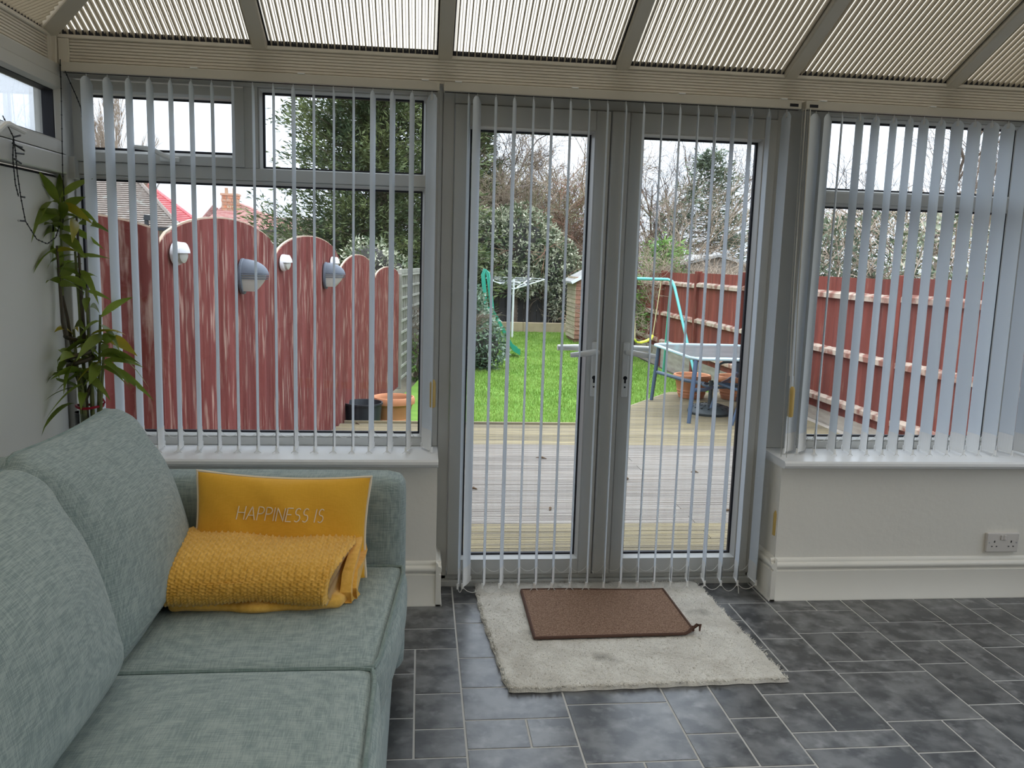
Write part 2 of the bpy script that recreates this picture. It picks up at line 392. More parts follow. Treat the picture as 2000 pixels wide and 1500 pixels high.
split(1.851, 1.945, [-.1, -.484]); split(1.945, 2.19, [-.1, -.484]); split(1.851, 2.19, [-.484, -.656]); split(1.851, 2.049, [-.656, -.843, -1.133, -1.47]); split(2.049, 2.19, [-.656, -.98, -1.22, -1.47])
split(2.19, 2.38, [-.1, -.512, -.725, -1.06]); split(2.38, 2.53, [-.1, -.367, -.62, -.84, -1.06]); split(2.19, 2.53, [-1.06, -1.4, -1.57])
split(2.53, 2.87, [-.1, -.319, -.49, -.83, -1.0, -1.34]); split(2.87, 3.21, [-.1, -.4, -.57, -.91, -1.24]); split(3.21, XR-.05, [-.1, -.3, -.64, -.98, -1.3])
split(-1.38, -.185, [-.24, -.6, -1.0, -1.4])
edges = sorted({round(v, 3) for t in tiles for v in t[:2] if v >= -.19})
for x0, x1 in zip(edges[:-1], edges[1:]):                                  # carry every column on to the back of the room
    y = min([t[3] for t in tiles if t[0] <= x0+.01 and t[1] >= x1-.01] or [-1.0]); k = 0
    if y > BACK+.1 and x1-x0 > .02:
        st = [.33, .165, .33, .33, .165]
        while y > BACK+.05:
            y2 = max(BACK, y-st[k % 5]); tiles.append((x0, x1, y, y2)); y = y2; k += 1
for x0, x1, a, b in tiles:
    g = .0033
    MB().box(x0+g, x1-g, b+g, a-g, -.01, .0014).build('tile', 'tile', floor, bevel=.0008, bseg=1)

# ---- dwarf walls below the windows
MB().box(XL, .077, -.228, .10, 0, .598).build('wall_back_left', 'wall', None, 'cream dwarf wall under the long window beside the sofa', 'wall', kind='structure')
wr = MB().box(1.548, XR, -.228, .10, 0, .598).build('wall_back_right', 'wall', None, 'cream dwarf wall with a double socket right of the doors', 'wall', kind='structure')
SK = [(0, 0), (-.026, 0), (-.026, .008), (-.021, .014), (-.021, .135), (-.014, .139), (-.014, .143), (-.023, .150), (-.024, .163), (-.018, .170), (-.010, .173), (-.010, .180), (-.005, .188), (0, .190)]
def skirting(name, x0, x1, ret, label):
    b = MB(); b.prism([(d, z) for d, z in SK], lambda u, v, w: (w, -.228+u, v), x0, x1)
    if ret > 0: b.prism(SK, lambda u, v, w: (.077-u, w, v), -.228-.026, -.03)
    else: b.prism(SK, lambda u, v, w: (1.548+u, w, v), -.228-.026, -.03)
    b.build(name, 'trim', None, label, 'skirting', kind='structure', smooth=True, ang=50)
skirting('baseboard_back_left', XL+.02, .077+.022, 1, 'cream moulded skirting board left of the doors by the sofa')
skirting('baseboard_back_right', 1.548-.022, XR, -1, 'cream moulded skirting board below the double socket')
# sills
def sill(name, x0, x1, label):
    prof = [(0, .598), (-.272, .598), (-.282, .603), (-.287, .613), (-.285, .624), (-.277, .631), (0, .634)]
    MB().prism(prof, lambda u, v, w: (w, u, v), x0, x1).build(name, 'sill', None, label, 'window sill', kind='structure', smooth=True, ang=35)
sill('trim_1', XL+.02, .079, 'white rounded window sill behind the sofa')
sill('trim_2', 1.535, XR, 'white rounded window sill above the double socket')
# piers beside the doors (the plaster returns up to the eaves)
# ---- left wall: white panel below a high window
LW = lambda p: Vector((XL+p.y*1.0 if False else XL-p.y, -p.x, p.z))      # frame drawn in xz with inner side at y<0 -> left wall
wl = MB().box(XL-.08, XL+.02, BACK, -.06, 0, .62).build('wall_left', 'wall', None, 'cream dwarf wall behind the sofa', 'wall', kind='structure')
MB().box(XL-.08, XL-.02, -.06, .08, 0, 2.2).build('panel', 'upvc', wl)
def leftbox(b, y0, y1, z0, z1, d0, d1): return b.box(XL+d0, XL+d1, y0, y1, z0, z1)
w3 = empty('window_3', (XL, -1.0, .62), 'white framed high window with a white infill panel on the left wall', 'window', kind='structure')
fb = MB()
leftbox(fb, -.105, .03, .60, 2.12, -.04, .045)                           # corner stile
leftbox(fb, -4.8, -.105, 1.712, 1.785, -.04, .05)                        # transom
leftbox(fb, -4.8, -.105, .60, .690, -.04, .045); leftbox(fb, -4.8, -.105, 2.07, 2.12, -.04, .04)
for y in (-1.32, -2.5, -3.7): leftbox(fb, y-.04, y+.04, .69, 2.07, -.04, .045)
fb.build('frame', 'upvc', w3, bevel=.006)
ys = [-.105, -1.28, -1.36, -2.46, -2.54, -3.66, -3.74, -4.8]
for k in range(4):
    y1, y0 = ys[2*k], ys[2*k+1]
    MB().add([(XL-.006, y, z) for y, z in ((y0, .69), (y1, .69), (y1, 1.71), (y0, 1.71))] + [(XL+.012, y, z) for y, z in ((y0+.012, .702), (y1-.012, .702), (y1-.012, 1.70), (y0+.012, 1.70))],
             [(0, 1, 5, 4), (1, 2, 6, 5), (2, 3, 7, 6), (3, 0, 4, 7), (4, 5, 6, 7)]).build('gasket', 'black', w3)
    leftbox(MB(), y0+.014, y1-.014, .704, 1.698, .004, .016).build('infill_panel', 'panel', w3, bevel=.003)
    sash = MB().ring(-y1+.002, -y0-.002, 1.787, 2.068, [(0, .02), (0, -.05), (.042, -.052), (.052, -.036), (.054, .02)]).xf(LW)
    sash.build('sash', 'upvc', w3)
    MB().ring(-y1+.05, -y0-.05, 1.836, 2.02, [(0, .01), (0, -.035), (.007, -.030), (.007, .01)]).xf(LW).build('gasket', 'black', w3)
    leftbox(MB(), y0+.055, y1-.055, 1.84, 2.015, -.004, .004).build('pane', 'pane', w3)
def lever(pts, r=.009): return MB().tube(pts, r, 8)
h = MB().box(XL+.052, XL+.066, -.86, -.72, 1.755, 1.780).build('handle', 'handle', w3, bevel=.005)
MB().tube([(XL+.06, -.78, 1.768), (XL+.085, -.77, 1.774), (XL+.09, -.74, 1.784), (XL+.088, -.68, 1.816), (XL+.088, -.65, 1.822), (XL+.088, -.54, 1.812)], [.010, .010, .010, .010, .009, .008], 8).build('lever', 'handle', h, smooth=True)

# ---- right wall, house wall behind the camera
MB().box(XR, XR+.1, -1.25, 0, 0, .62).build('wall_right', 'wall', None, 'cream dwarf wall on the far right side of the room', 'wall', kind='structure')
w4 = empty('window_4', (XR, -2, .62), 'long white framed window on the unseen right side, glazed to the floor for more light', 'window', kind='structure')  # out of view; glazing carried down to the floor to add side light
b = MB()
for y in (BACK+.05, -3.7, -2.5, -.05): b.box(XR-.03, XR+.03, y-.04, y+.04, .62 if y > -1 else 0, 2.12)
b.box(XR-.03, XR+.03, -1.25, 0, .62, .69); b.box(XR-.03, XR+.03, BACK, -1.25, 0, .07); b.box(XR-.03, XR+.03, -1.29, -1.21, 0, 2.1); b.box(XR-.03, XR+.03, BACK, 0, 2.06, 2.12); b.build('frame', 'upvc', w4)
MB().box(XR-.003, XR+.003, -1.25, 0, .69, 2.06).build('pane', 'pane', w4); MB().box(XR-.003, XR+.003, BACK, -1.25, .07, 2.06).build('pane', 'pane', w4)
MB().box(XL-.2, XR+.2, BACK-.15, BACK, -.05, 3.6).build('wall_house', 'wall', None, 'pale house wall at the far end of the room', 'wall', kind='structure')

# ---- garden side windows
FPROF = [(0, .04), (0, -.035), (.03, -.035), (.036, -.026), (.036, .04)]
def glazed(parent, x0, x1, z0, z1):
    """black gasket and pane; the sizes are those of the visible glass"""
    MB().ring(x0-.006, x1+.006, z0-.006, z1+.006, [(0, .012), (0, -.012), (.010, -.006), (.010, .012)]).build('gasket', 'black', parent)
    MB().box(x0-.004, x1+.004, -.004, .004, z0-.004, z1+.004).build('pane', 'pane', parent)
def bead(b, x0, x1, z0, z1, w=.018, y=-.030):
    b.ring(x0-w, x1+w, z0-w, z1+w, [(0, .0), (0, y), (w*.35, y-.002), (w-.003, -.010), (w-.003, 0)])
w1 = empty('window_1', (-.68, 0, .634), 'long white window behind the sofa with two top lights', 'window', kind='structure')
b = MB()
b.box(-1.40, -1.366, -.035, .04, .634, 2.13); b.box(.016, .078, -.035, .04, .634, 2.13); b.box(-1.366, .016, -.035, .04, .634, .668); b.box(-1.366, .016, -.035, .04, 2.085, 2.13)
b.box(-1.366, .016, -.037, .04, 1.722, 1.770); b.box(-.712, -.656, -.036, .04, 1.77, 2.085)
b.box(-1.395, -1.345, -.075, -.03, 1.70, 1.785)                            # transom end block by the corner
bead(b, -1.348, -.002, .686, 1.704); bead(b, -.638, -.002, 1.777, 2.067); b.build('frame', 'upvc', w1, bevel=.003)
glazed(w1, -1.348, -.002, .686, 1.704); glazed(w1, -.638, -.002, 1.777, 2.067)
sash = MB().ring(-1.355, -.708, 1.772, 2.076, [(0, .02), (0, -.048), (.034, -.050), (.044, -.036), (.048, -.012), (.048, .02)])
sash = sash.build('sash', 'upvc', w1)
glazed(w1, -1.302, -.750, 1.826, 2.026)
h = MB().box(-1.03, -.955, -.066, -.049, 1.780, 1.800).build('handle', 'handle', w1, bevel=.005)
MB().tube([(-.975, -.06, 1.788), (-.985, -.085, 1.792), (-1.01, -.088, 1.802), (-1.05, -.088, 1.822), (-1.08, -.088, 1.826), (-1.13, -.086, 1.830)], [.010, .011, .011, .010, .009, .008], 8).build('lever', 'handle', h, smooth=True)
w2 = empty('window_2', (2.6, 0, .634), 'long white window right of the doors with a top light', 'window', kind='structure')
b = MB()
b.box(1.548, 1.722, -.035, .04, .634, 2.13); b.box(XR-.06, XR, -.035, .04, .634, 2.13); b.box(1.72, XR-.06, -.035, .04, .634, .668); b.box(1.72, XR-.06, -.035, .04, 2.085, 2.13)
b.box(1.72, XR-.06, -.037, .04, 1.722, 1.768); b.box(2.62, 2.69, -.036, .04, .668, 2.085)
for x0, x1 in ((1.742, 2.60), (2.71, XR-.08)):
    bead(b, x0, x1, .686, 1.706); bead(b, x0, x1, 1.784, 2.067); glazed(w2, x0, x1, .686, 1.706); glazed(w2, x0, x1, 1.784, 2.067)
b.build('frame', 'upvc', w2, bevel=.003)

# ---- french doors
fr = MB()
fr.box(.079, .127, -.03, .05, 0, 2.13); fr.box(1.498, 1.546, -.03, .05, 0, 2.13); fr.box(.127, 1.498, -.03, .05, 2.062, 2.13)
fr.box(.079, 1.546, -.045, .06, 0, .030); fr.box(.079, 1.546, -.03, .06, .030, .052)
fr = fr.build('trim_3', 'upvc', None, 'white frame and threshold around the french doors', 'door frame', kind='structure', bevel=.004)
def door(name, x0, x1, g0, g1, inner, label):
    d = empty(name, ((x0+x1)/2, 0, .054), label, 'door', kind='structure')
    zt, zb = 2.058, .055; b = MB()
    b.box(x0, g0-.016, -.045, .03, zb, zt); b.box(g1+.016, x1, -.045, .03, zb, zt)
    b.build('stile', 'upvc', d, bevel=.004)
    b = MB().box(g0-.016, g1+.016, -.044, .03, zb, .121).box(g0-.016, g1+.016, -.044, .03, 1.978, zt); b.build('rail', 'upvc', d, bevel=.003)
    b = MB(); bead(b, g0, g1, .137, 1.962, .018, -.044); b.build('glazing_bead', 'upvc', d)
    glazed(d, g0, g1, .137, 1.962)
    return d
d1 = door('door_1', .129, .776, .197, .698, 1, 'left white glazed french door leaf with its lever handle at the right')
d2 = door('door_2', .858, 1.496, .925, 1.424, -1, 'right white glazed french door leaf with its lever handle at the left')
MB().box(.779, .855, -.058, .03, .055, 2.058).build('meeting_stile', 'upvc', d2, bevel=.006)
def handle(d, x, s):
    p = MB().box(x-.015, x+.015, -.057, -.045, .86, 1.10).build('handle', 'handle', d, bevel=.006)
    MB().tube([(x, -.056, 1.058), (x, -.095, 1.060), (x+s*.015, -.103, 1.060), (x+s*.05, -.104, 1.054), (x+s*.115, -.102, 1.046)], [.012, .013, .013, .013, .010], 10).build('lever', 'handle', p, smooth=True)
    b = MB(); b.tube([(x, -.0565, .945), (x, -.0585, .945)], .009, 12); b.box(x-.004, x+.004, -.0585, -.0565, .922, .942); b.tube([(x, -.0565, .905), (x, -.0585, .905)], .004, 8)
    b.build('keyhole', 'black', p)
    q = MB().box(x-.013, x+.013, .030, .041, .86, 1.10).build('exterior_handle', 'handle', d, bevel=.006)
    MB().tube([(x, .041, 1.058), (x, .085, 1.060), (x+s*.02, .092, 1.060), (x+s*.14, .092, 1.058)], [.013, .014, .015, .013], 10).build('lever', 'handle', q, smooth=True)
handle(d1, .748, -1); handle(d2, .885, 1)

# ---- eaves beam and roof
TS = math.tan(radians(24.8)); EY, EZ = -.10, 2.236
def ribbed(b, fn, a, z0, z1, n=8):
    pr = [(.16, z0), (0, z0)]
    for i in range(n):
        za = z0+(z1-z0)*i/n; zb = z0+(z1-z0)*(i+1)/n; pr += [(0, za+.001), (0, zb-.0038), (.007, zb-.0030), (.007, zb-.0006)]
    pr += [(0, z1), (.0, z1), (-.006, z1+.003), (-.006, z1+.014), (.16, z1+.018)]
    b.prism(pr, fn, *a)
b = MB(); ribbed(b, lambda u, v, w: (w, -.10+u, v), (XL+.01, XR), 2.122, 2.215); b.build('trim_4', 'upvc_warm', None, 'ribbed cream eaves beam above the blinds', 'beam', kind='structure')
b = MB(); ribbed(b, lambda u, v, w: (XL+.015-u, w, v), (BACK, -.06), 2.122, 2.212); b.build('trim_5', 'upvc_warm', None, 'ribbed cream eaves beam above the left wall', 'beam', kind='structure')
b = MB(); ribbed(b, lambda u, v, w: (XR-.045+u, w, v), (BACK, -.06), 2.122, 2.212); b.build('trim_6', 'upvc_warm', None, 'ribbed cream eaves beam above the right wall', 'beam', kind='structure')
# corner cover strip and end cap of the front beam
MB().box(XL+.012, XL+.034, -.122, -.096, 2.118, 2.23).box(XL+.036, XL+.075, -.108, -.098, 2.124, 2.214).box(XL+.006, XL+.020, -.15, -.1, 2.118, 2.23).build('trim_7', 'upvc_warm', None, 'small cream cover strip where the eaves beams meet', 'trim', kind='structure', bevel=.002)
HX = -1.43; CX = (HX+XR-.03)/2; RUN = CX-HX; XRR = XR-.03
def rz(y): return EZ + TS*(EY-y)                                          # height of the front slope
roof = empty('ceiling', (CX, -2.4, 2.23), 'cream ribbed polycarbonate conservatory roof on white rafters', 'ceiling', kind='structure')
def hipy(x): return EY-(x-HX) if x < CX else EY-(XRR-x)                    # where the hip cuts the front slope
RX = [-.632, .083, .80, 1.51, 2.225, 2.93]
xs = [HX]+RX+[XRR]
PITCH = .0240
for x0, x1 in zip(xs[:-1], xs[1:]):
    pts = [(x0, EY), (x1, EY)]
    top = [(x1, hipy(x1))] + ([(CX, hipy(CX))] if x0 < CX < x1 else []) + [(x0, hipy(x0))]
    pts += [p for p in top if p[1] < EY-1e-4]
    sh = MB().add([(x, y, rz(y)+.012) for x, y in pts], [tuple(range(len(pts)))]).build('roof_panel', 'sheet', roof)
    b = MB(); x = x0+.033+PITCH*.5
    while x < x1-.02:
        ye = hipy(x)
        if ye < EY-.03: b.add([(x+s*.0021, y, rz(y)+dz) for s in (-1, 1) for y in (EY, ye) for dz in (-.008, .011)], [(0, 1, 3, 2), (4, 6, 7, 5), (0, 4, 5, 1), (2, 3, 7, 6), (0, 2, 6, 4)])
        xm = x+PITCH*.5; ym = hipy(xm)                                      # thin middle web of the three-wall sheet
        if ym < EY-.03: b.add([(xm+s*.0008, y, rz(y)+dz) for s in (-1, 1) for y in (EY, ym) for dz in (.003, .011)], [(0, 1, 3, 2), (4, 6, 7, 5), (0, 4, 5, 1), (0, 2, 6, 4)])
        x += PITCH
    if b.v: b.build('web', 'web', sh, kind='stuff', fix=False)
    MB().box(x0+.01, x1-.01, EY-.001, EY+.03, EZ-.012, EZ+.0135).build('closure_strip', 'black', sh)
for x in RX:
    ye = hipy(x); a = Vector((x, EY+.02, rz(EY+.02)+.004)); e = Vector((x, ye, rz(ye)+.004))
    MB().obox(a, e, .056, .05, (0, sin(radians(24.8)), cos(radians(24.8)))).build('rafter', 'rafter', roof, bevel=.006)
    MB().obox(a+Vector((-.030, 0, .018)), e+Vector((-.030, 0, .018)), .006, .03, (0, .4, .9)).obox(a+Vector((.030, 0, .018)), e+Vector((.030, 0, .018)), .006, .03, (0, .4, .9)).build('gasket', 'black', roof)
def rzl(x): return EZ + TS*(x-HX)
LY = [EY, -.78, -1.5, -2.22, -2.94, -3.66, -4.38, BACK]
hipx = lambda y: min(CX, HX+(EY-y))
for y1, y0 in zip(LY[:-1], LY[1:]):
    for sd in (0, 1):
        X = (lambda x: x) if sd == 0 else (lambda x: HX+XRR-x)
        pts = [(HX, y1), (HX, y0)] + [(hipx(y0), y0)] + ([(CX, EY-RUN)] if y0 < EY-RUN < y1 else []) + [(hipx(y1), y1)]
        o = MB().add([(X(x), y, rzl(x)+.012) for x, y in pts], [tuple(range(len(pts)))]).build('roof_panel', 'sheet', roof)
        b = MB(); y = y1-.033
        while y > y0+.02:
            xe = hipx(y)
            if xe > HX+.03: b.add([(X(x), y+s*.0016, rzl(x)+dz) for s in (-1, 1) for x in (HX, xe) for dz in (-.008, .011)], [(0, 1, 3, 2), (4, 6, 7, 5), (0, 4, 5, 1), (2, 3, 7, 6), (0, 2, 6, 4)])
            y -= PITCH
        if b.v: b.build('web', 'web', o, kind='stuff', fix=False)
        MB().box(X(HX)-.02, X(HX)+.02, y0, y1, EZ-.012, EZ+.010).build('closure_strip', 'black', o)
        if y0 > BACK+.1: MB().obox((X(HX-.02), y0, rzl(HX-.02)+.004), (X(hipx(y0)), y0, rzl(hipx(y0))+.004), .056, .05).build('rafter', 'rafter', roof, bevel=.006)
for X in (lambda x: x, lambda x: HX+XRR-x):
    MB().obox((X(HX-.03), EY+.03, EZ-.012), (X(CX), EY-RUN, EZ+TS*RUN), .066, .07).build('hip_rafter', 'rafter', roof, bevel=.006)
MB().obox((CX, EY-RUN, EZ+TS*RUN), (CX, BACK, EZ+TS*RUN), .10, .09).build('ridge', 'rafter', roof, bevel=.006)

# ================================================================== VERTICAL BLINDS
def vane_mesh(z0, z1, nm):
    b = MB(); w = .0445; n = 6; th = .0005; rows = [z0, z0+.085, (z0+z1)/2, z1-.022, z1-.010, z1]
    for s in (1, -1):
        base = len(b.v)
        for z in rows:
            k = 1 if z < z1-.018 else (.75 if z < z1-.006 else .35)
            for i in range(n+1):
                t = -1+2*i/n; b.v.append(((1-t*t)*.006*k+s*th, t*w*k, z))
        for r in range(len(rows)-1):
            for i in range(n):
                q = (base+r*(n+1)+i, base+r*(n+1)+i+1, base+(r+1)*(n+1)+i+1, base+(r+1)*(n+1)+i); b.f.append(q if s > 0 else q[::-1])
    return b.mesh(nm, 'vane', smooth=True, fix=False)
def weight_mesh(z0, nm):
    b = MB(); n = 6; w = .0448
    for i in range(n):
        t0 = -1+2*i/n; t1 = -1+2*(i+1)/n
        for s in (-1, 1):
            xa = (1-t0*t0)*.006+s*.0016; xb = (1-t1*t1)*.006+s*.0016
            q = [(xa, t0*w, z0-.004), (xb, t1*w, z0-.004), (xb, t1*w, z0+.078), (xa, t0*w, z0+.078)]; b.add(q, [(0, 1, 2, 3) if s > 0 else (3, 2, 1, 0)])
    b.box(-.002, .003, -w, w, z0-.006, z0-.003); b.box(-.004, .004, -w-.003, -w+.004, z0-.012, z0+.012); b.box(-.004, .004, w-.004, w+.003, z0-.012, z0+.012)
    return b.mesh(nm, 'plastic', fix=False)
def hanger_mesh(z, nm):
    b = MB().box(-.0015, .0015, -.008, .008, z-.022, z).tube([(0, 0, z), (0, 0, z+.022)], .0022, 6); b.tube([(0, -.002, z-.012), (.004, -.002, z-.012)], .006, 8)
    return b.mesh(nm, 'plastic')
BY = -.125
def blind(label, xa, xb, xs, th, z0, z1, brackets):
    root = empty('vertical_blind', ((xa+xb)/2, BY, z1), label, 'blind', 'pale grey vertical blinds along the garden side')
    hr = MB().box(xa, xb, BY-.022, BY+.022, 2.087, 2.122).build('headrail', 'rafter', root, bevel=.003)
    MB().box(xa+.005, xb-.005, BY-.006, BY+.006, 2.0855, 2.0872).build('track_slot', 'black', hr)
    for x in brackets: MB().box(x-.014, x+.014, BY-.026, BY+.02, 2.121, 2.126).build('bracket', 'plastic', root, bevel=.001)
    vm, wm, hm = vane_mesh(z0, z1-.012, 'vane'), weight_mesh(z0, 'weight'), hanger_mesh(z1-.012, 'hanger')
    for x, t in zip(xs, th):
        v = inst('vane', vm, root, (x, BY, 0)); v.rotation_euler = (0, 0, -radians(t))
        for nm, me in (('bottom_weight', wm), ('hanger', hm)):
            o = bpy.data.objects.new(nm, me); COL.objects.link(o); o.parent = v
    ch = MB()
    for side in (-1, 1):
        for (x0, t0), (x1, t1) in zip(list(zip(xs, th))[:-1], list(zip(xs, th))[1:]):
            a = Vector((x0+side*.046*sin(radians(t0)), BY+side*.046*cos(radians(t0)), z0)); e = Vector((x1+side*.046*sin(radians(t1)), BY+side*.046*cos(radians(t1)), z0))
            zz = .0 if side < 0 else .058
            sag = (.030 if z0 < .3 else .026)*R.uniform(.8, 1.15)
            ch.tube([a.lerp(e, k/8) + Vector((0, 0, zz-.002-sag*(1-(2*k/8-1)**2))) for k in range(9)], .0013, 4)
    ch.build('link_chain', 'chain', root, kind='stuff', fix=False)
    return root
al = lambda x: math.degrees(math.atan2(x, 3.47))
lx = [-1.27+.0766*i for i in range(18)]
lw = [19.5, 16, 12, 12, 8, 8, 5, 3.5, 3, 3, 6.5, 3, 2, 2.5, 10, 10, 9, None]
lt = [al(x)+math.degrees(math.asin(w/42)) if w is not None else -27 for x, w in zip(lx, lw)]
BL1 = blind('white vertical blind with eighteen open vanes at the window behind the sofa', XL+.055, .062, lx, lt, .648, 2.088, [-.87, -.47, .005])
dx = [.178, .212]+[.2865+.0755*i for i in range(17)]
dt = [al(x) for x in dx]
for i, d in {0: 4, 1: 21, 2: 5, 3: 9, 4: 3, 5: 5, 6: 4, 7: -2, 8: 1, 9: -2, 10: 3, 11: -2, 12: 2, 13: -3, 14: -6, 15: -10, 16: -10.5, 17: -11, 18: -24}.items(): dt[i] += d
BL2 = blind('white vertical blind with nineteen open vanes hanging to the floor at the french doors', .078, 1.548, dx, dt, .052, 2.088, [.135, .60, 1.04, 1.47])
rx = [1.622, 1.676, 1.735, 1.815, 1.885, 1.965, 2.037, 2.10, 2.177, 2.252, 2.33, 2.407, 2.482, 2.56, 2.64, 2.715] + [2.79+.0765*i for i in range(10)]
rt = [54, 46, 24, 7, 6, 11, 10, 5, 7.5, 0, -1, -7, 0, -3, -5, -1] + [-3, 0, -2, -4, 0, 1, -2, 0, -3, 0]
BL3 = blind('white vertical blind with half closed blue grey vanes right of the french doors', 1.566, XR-.05, rx, rt, .648, 2.088, [1.64, 2.12, 2.56, 3.1])
for x in (1.515, 1.60): MB().box(x-.018, x+.018, BY-.0235, BY-.021, 2.095, 2.107).build('end_slot', 'black', BL2 if x < 1.55 else BL3)
# control cords and chains
def cords(root, pts_list, r, name, m, wt):
    b = MB()
    for pts in pts_list: b.tube(pts, r, 5)
    b.build(name, m, root, fix=False)
    if wt:
        x, y, z, h = wt; MB().lathe(x, y, [(.006, z), (.012, z+.004), (.0125, z+h-.012), (.008, z+h), (.004, z+h+.004)], 14).build('cord_weight', 'brasscord', root, smooth=True, label='amber cord weight')
cords(BL1, [[(.055, -.135, 2.09), (.056, -.14, 1.4), (.050, -.14, .93)], [(.062, -.135, 2.09), (.060, -.14, 1.4), (.058, -.14, .93)]], .0014, 'control_cord', 'cord', (.054, -.14, .82, .115))
cords(BL2, [[(1.553, -.15, 2.09), (1.552, -.18, 1.2), (1.555, -.20, .45), (1.549, -.20, .36)], [(1.562, -.15, 2.09), (1.566, -.18, 1.2), (1.573, -.21, .62), (1.562, -.20, .50), (1.555, -.20, .40)]], .0014, 'control_cord', 'cord', (1.552, -.20, .28, .11))
cords(BL3, [[(1.575, -.15, 2.09), (1.578, -.16, 1.3), (1.588, -.165, .93)], [(1.582, -.15, 2.09), (1.590, -.16, 1.3), (1.602, -.165, .93)]], .0014, 'control_cord', 'cord', (1.595, -.165, .80, .13))
cords(BL3, [[(1.565, -.15, 2.09), (1.569, -.155, 1.4), (1.58, -.16, .98), (1.60, -.16, .98), (1.594, -.155, 1.4), (1.585, -.15, 2.09)]], .0022, 'bead_chain', 'chain', None)
cords(BL2, [[(1.412, -.165, .05), (1.416, -.17, .03), (1.418, -.172, .005)]], .002, 'chain_end', 'chain', None)

# ================================================================== SOFA
sofa = empty('sofa', (-.70, -1.9, 0), 'teal grey fabric sofa with thick loose cushions along the left wall', 'sofa')
AY = -.955
o = rbox((-.675, AY+.085, .395), (.635, .085, .335), .05, (0, 0, .004)).build('armrest', 'sofa', sofa, smooth=True, fix=False); weld(o)
b = MB().box(-1.31, -.075, -2.9, AY, .06, .31); b.build('base', 'sofa', sofa, bevel=.03, bseg=3, smooth=True)
o = rbox((-1.21, -1.93, .45), (.105, 1.0, .36), .06).build('back_frame', 'sofa', sofa, smooth=True, fix=False); weld(o)
for x in (-1.2, -.16):
    for y in (-.90, -2.8): MB().lathe(x, y, [(.022, 0), (.028, .065)], 12).build('foot', 'stalkdark', sofa, smooth=True)
def skew(p):
    fx = max(0, (p.x+.72)/.66)
    p.x -= .055*fx*(AY-p.y)/.72 if p.y < AY else 0
    return p
def seat(y0, y1, zt, xf, near):
    c = ((-.74+xf)/2, (y0+y1)/2, zt-.085); hx, hy = (xf+.74)/2, (y0-y1)/2
    m = rbox(c, (hx, hy, .085), .038, (.022, .004, .020), 18)
    fn = skew if near else (lambda p: p)
    m.xf(fn); o = m.build('seat_cushion', 'sofa', sofa, smooth=True, fix=False); weld(o)
    # piping round the top edge
    pts = []; r = .038
    def top(x, y):
        u, v = (x-c[0])/hx, (y-c[1])/hy; return zt-.004+.020*max(0, (1-u*u)*(1-v*v))
    rect = [(c[0]-hx, c[1]-hy), (c[0]+hx, c[1]-hy), (c[0]+hx, c[1]+hy), (c[0]-hx, c[1]+hy)]
    for k in range(4):
        ax, ay = rect[k]; bx, by = rect[(k+1) % 4]
        for i in range(10):
            t = i/10; x, y = lerp(ax, bx, t), lerp(ay, by, t)
            # pull corners in
            x = c[0]+max(-hx+.012, min(hx-.006, (x-c[0]))); y = c[1]+max(-hy+.012, min(hy-.012, (y-c[1])))
            u, v = abs((x-c[0])/hx), abs((y-c[1])/hy)
            if u > .9 and v > .9: x = c[0]+(x-c[0])*.975; y = c[1]+(y-c[1])*.975
            pts.append(fn(Vector((x, y, top(x, y)))))
    MB().tube(pts, .0065, 6, closed=True).build('piping', 'piping', o, smooth=True)
seat(AY-.004, -1.672, .452, -.032, True)
seat(-1.684, -2.42, .472, -.088, False)
def backcush(y0, y1, zb, dx, lean, h=.55, droop=.02):
    hy = (y0-y1)/2; m = rbox((0, 0, 0), (.105, hy, h/2), .075, (.062, .015, .02), 20)
    def fn(p):
        # pinched, sagging upper edge with a soft fold band
        t = (p.z/(h/2)); v = p.y/hy
        p.x *= 1-.42*max(0, t)**2
        if p.x > 0: p.x += .006*sin(v*17+t*5)*max(0, (1-abs(t-.62)*3)) + .004*sin(t*21+v*4)*max(0, -t)*(1-abs(v))
        p.z -= droop*(1-v*v)*max(0, t)
        q = Matrix.Rotation(-lean, 3, 'Y') @ p
        return q + Vector((-.845+dx, (y0+y1)/2, zb+h/2*cos(lean)))
    m.xf(fn); o = m.build('back_cushion', 'sofa', sofa, smooth=True, fix=False); weld(o)
    pts = []
    for i in range(25):
        v = -1+2*i/24; y = v*(hy-.012); e = max(0, abs(v)-.86)/.14
        pts.append(fn(Vector((.012-.012*e, y, h/2+.001+.020*(1-v*v)*.9-.045*e*e))))
    MB().tube(pts, .0055, 6).build('piping', 'piping', o, smooth=True)
backcush(AY-.006, -1.668, .425, -.004, radians(17), .565, .03)
backcush(-1.690, -2.44, .455, .035, radians(17), .53, .02)

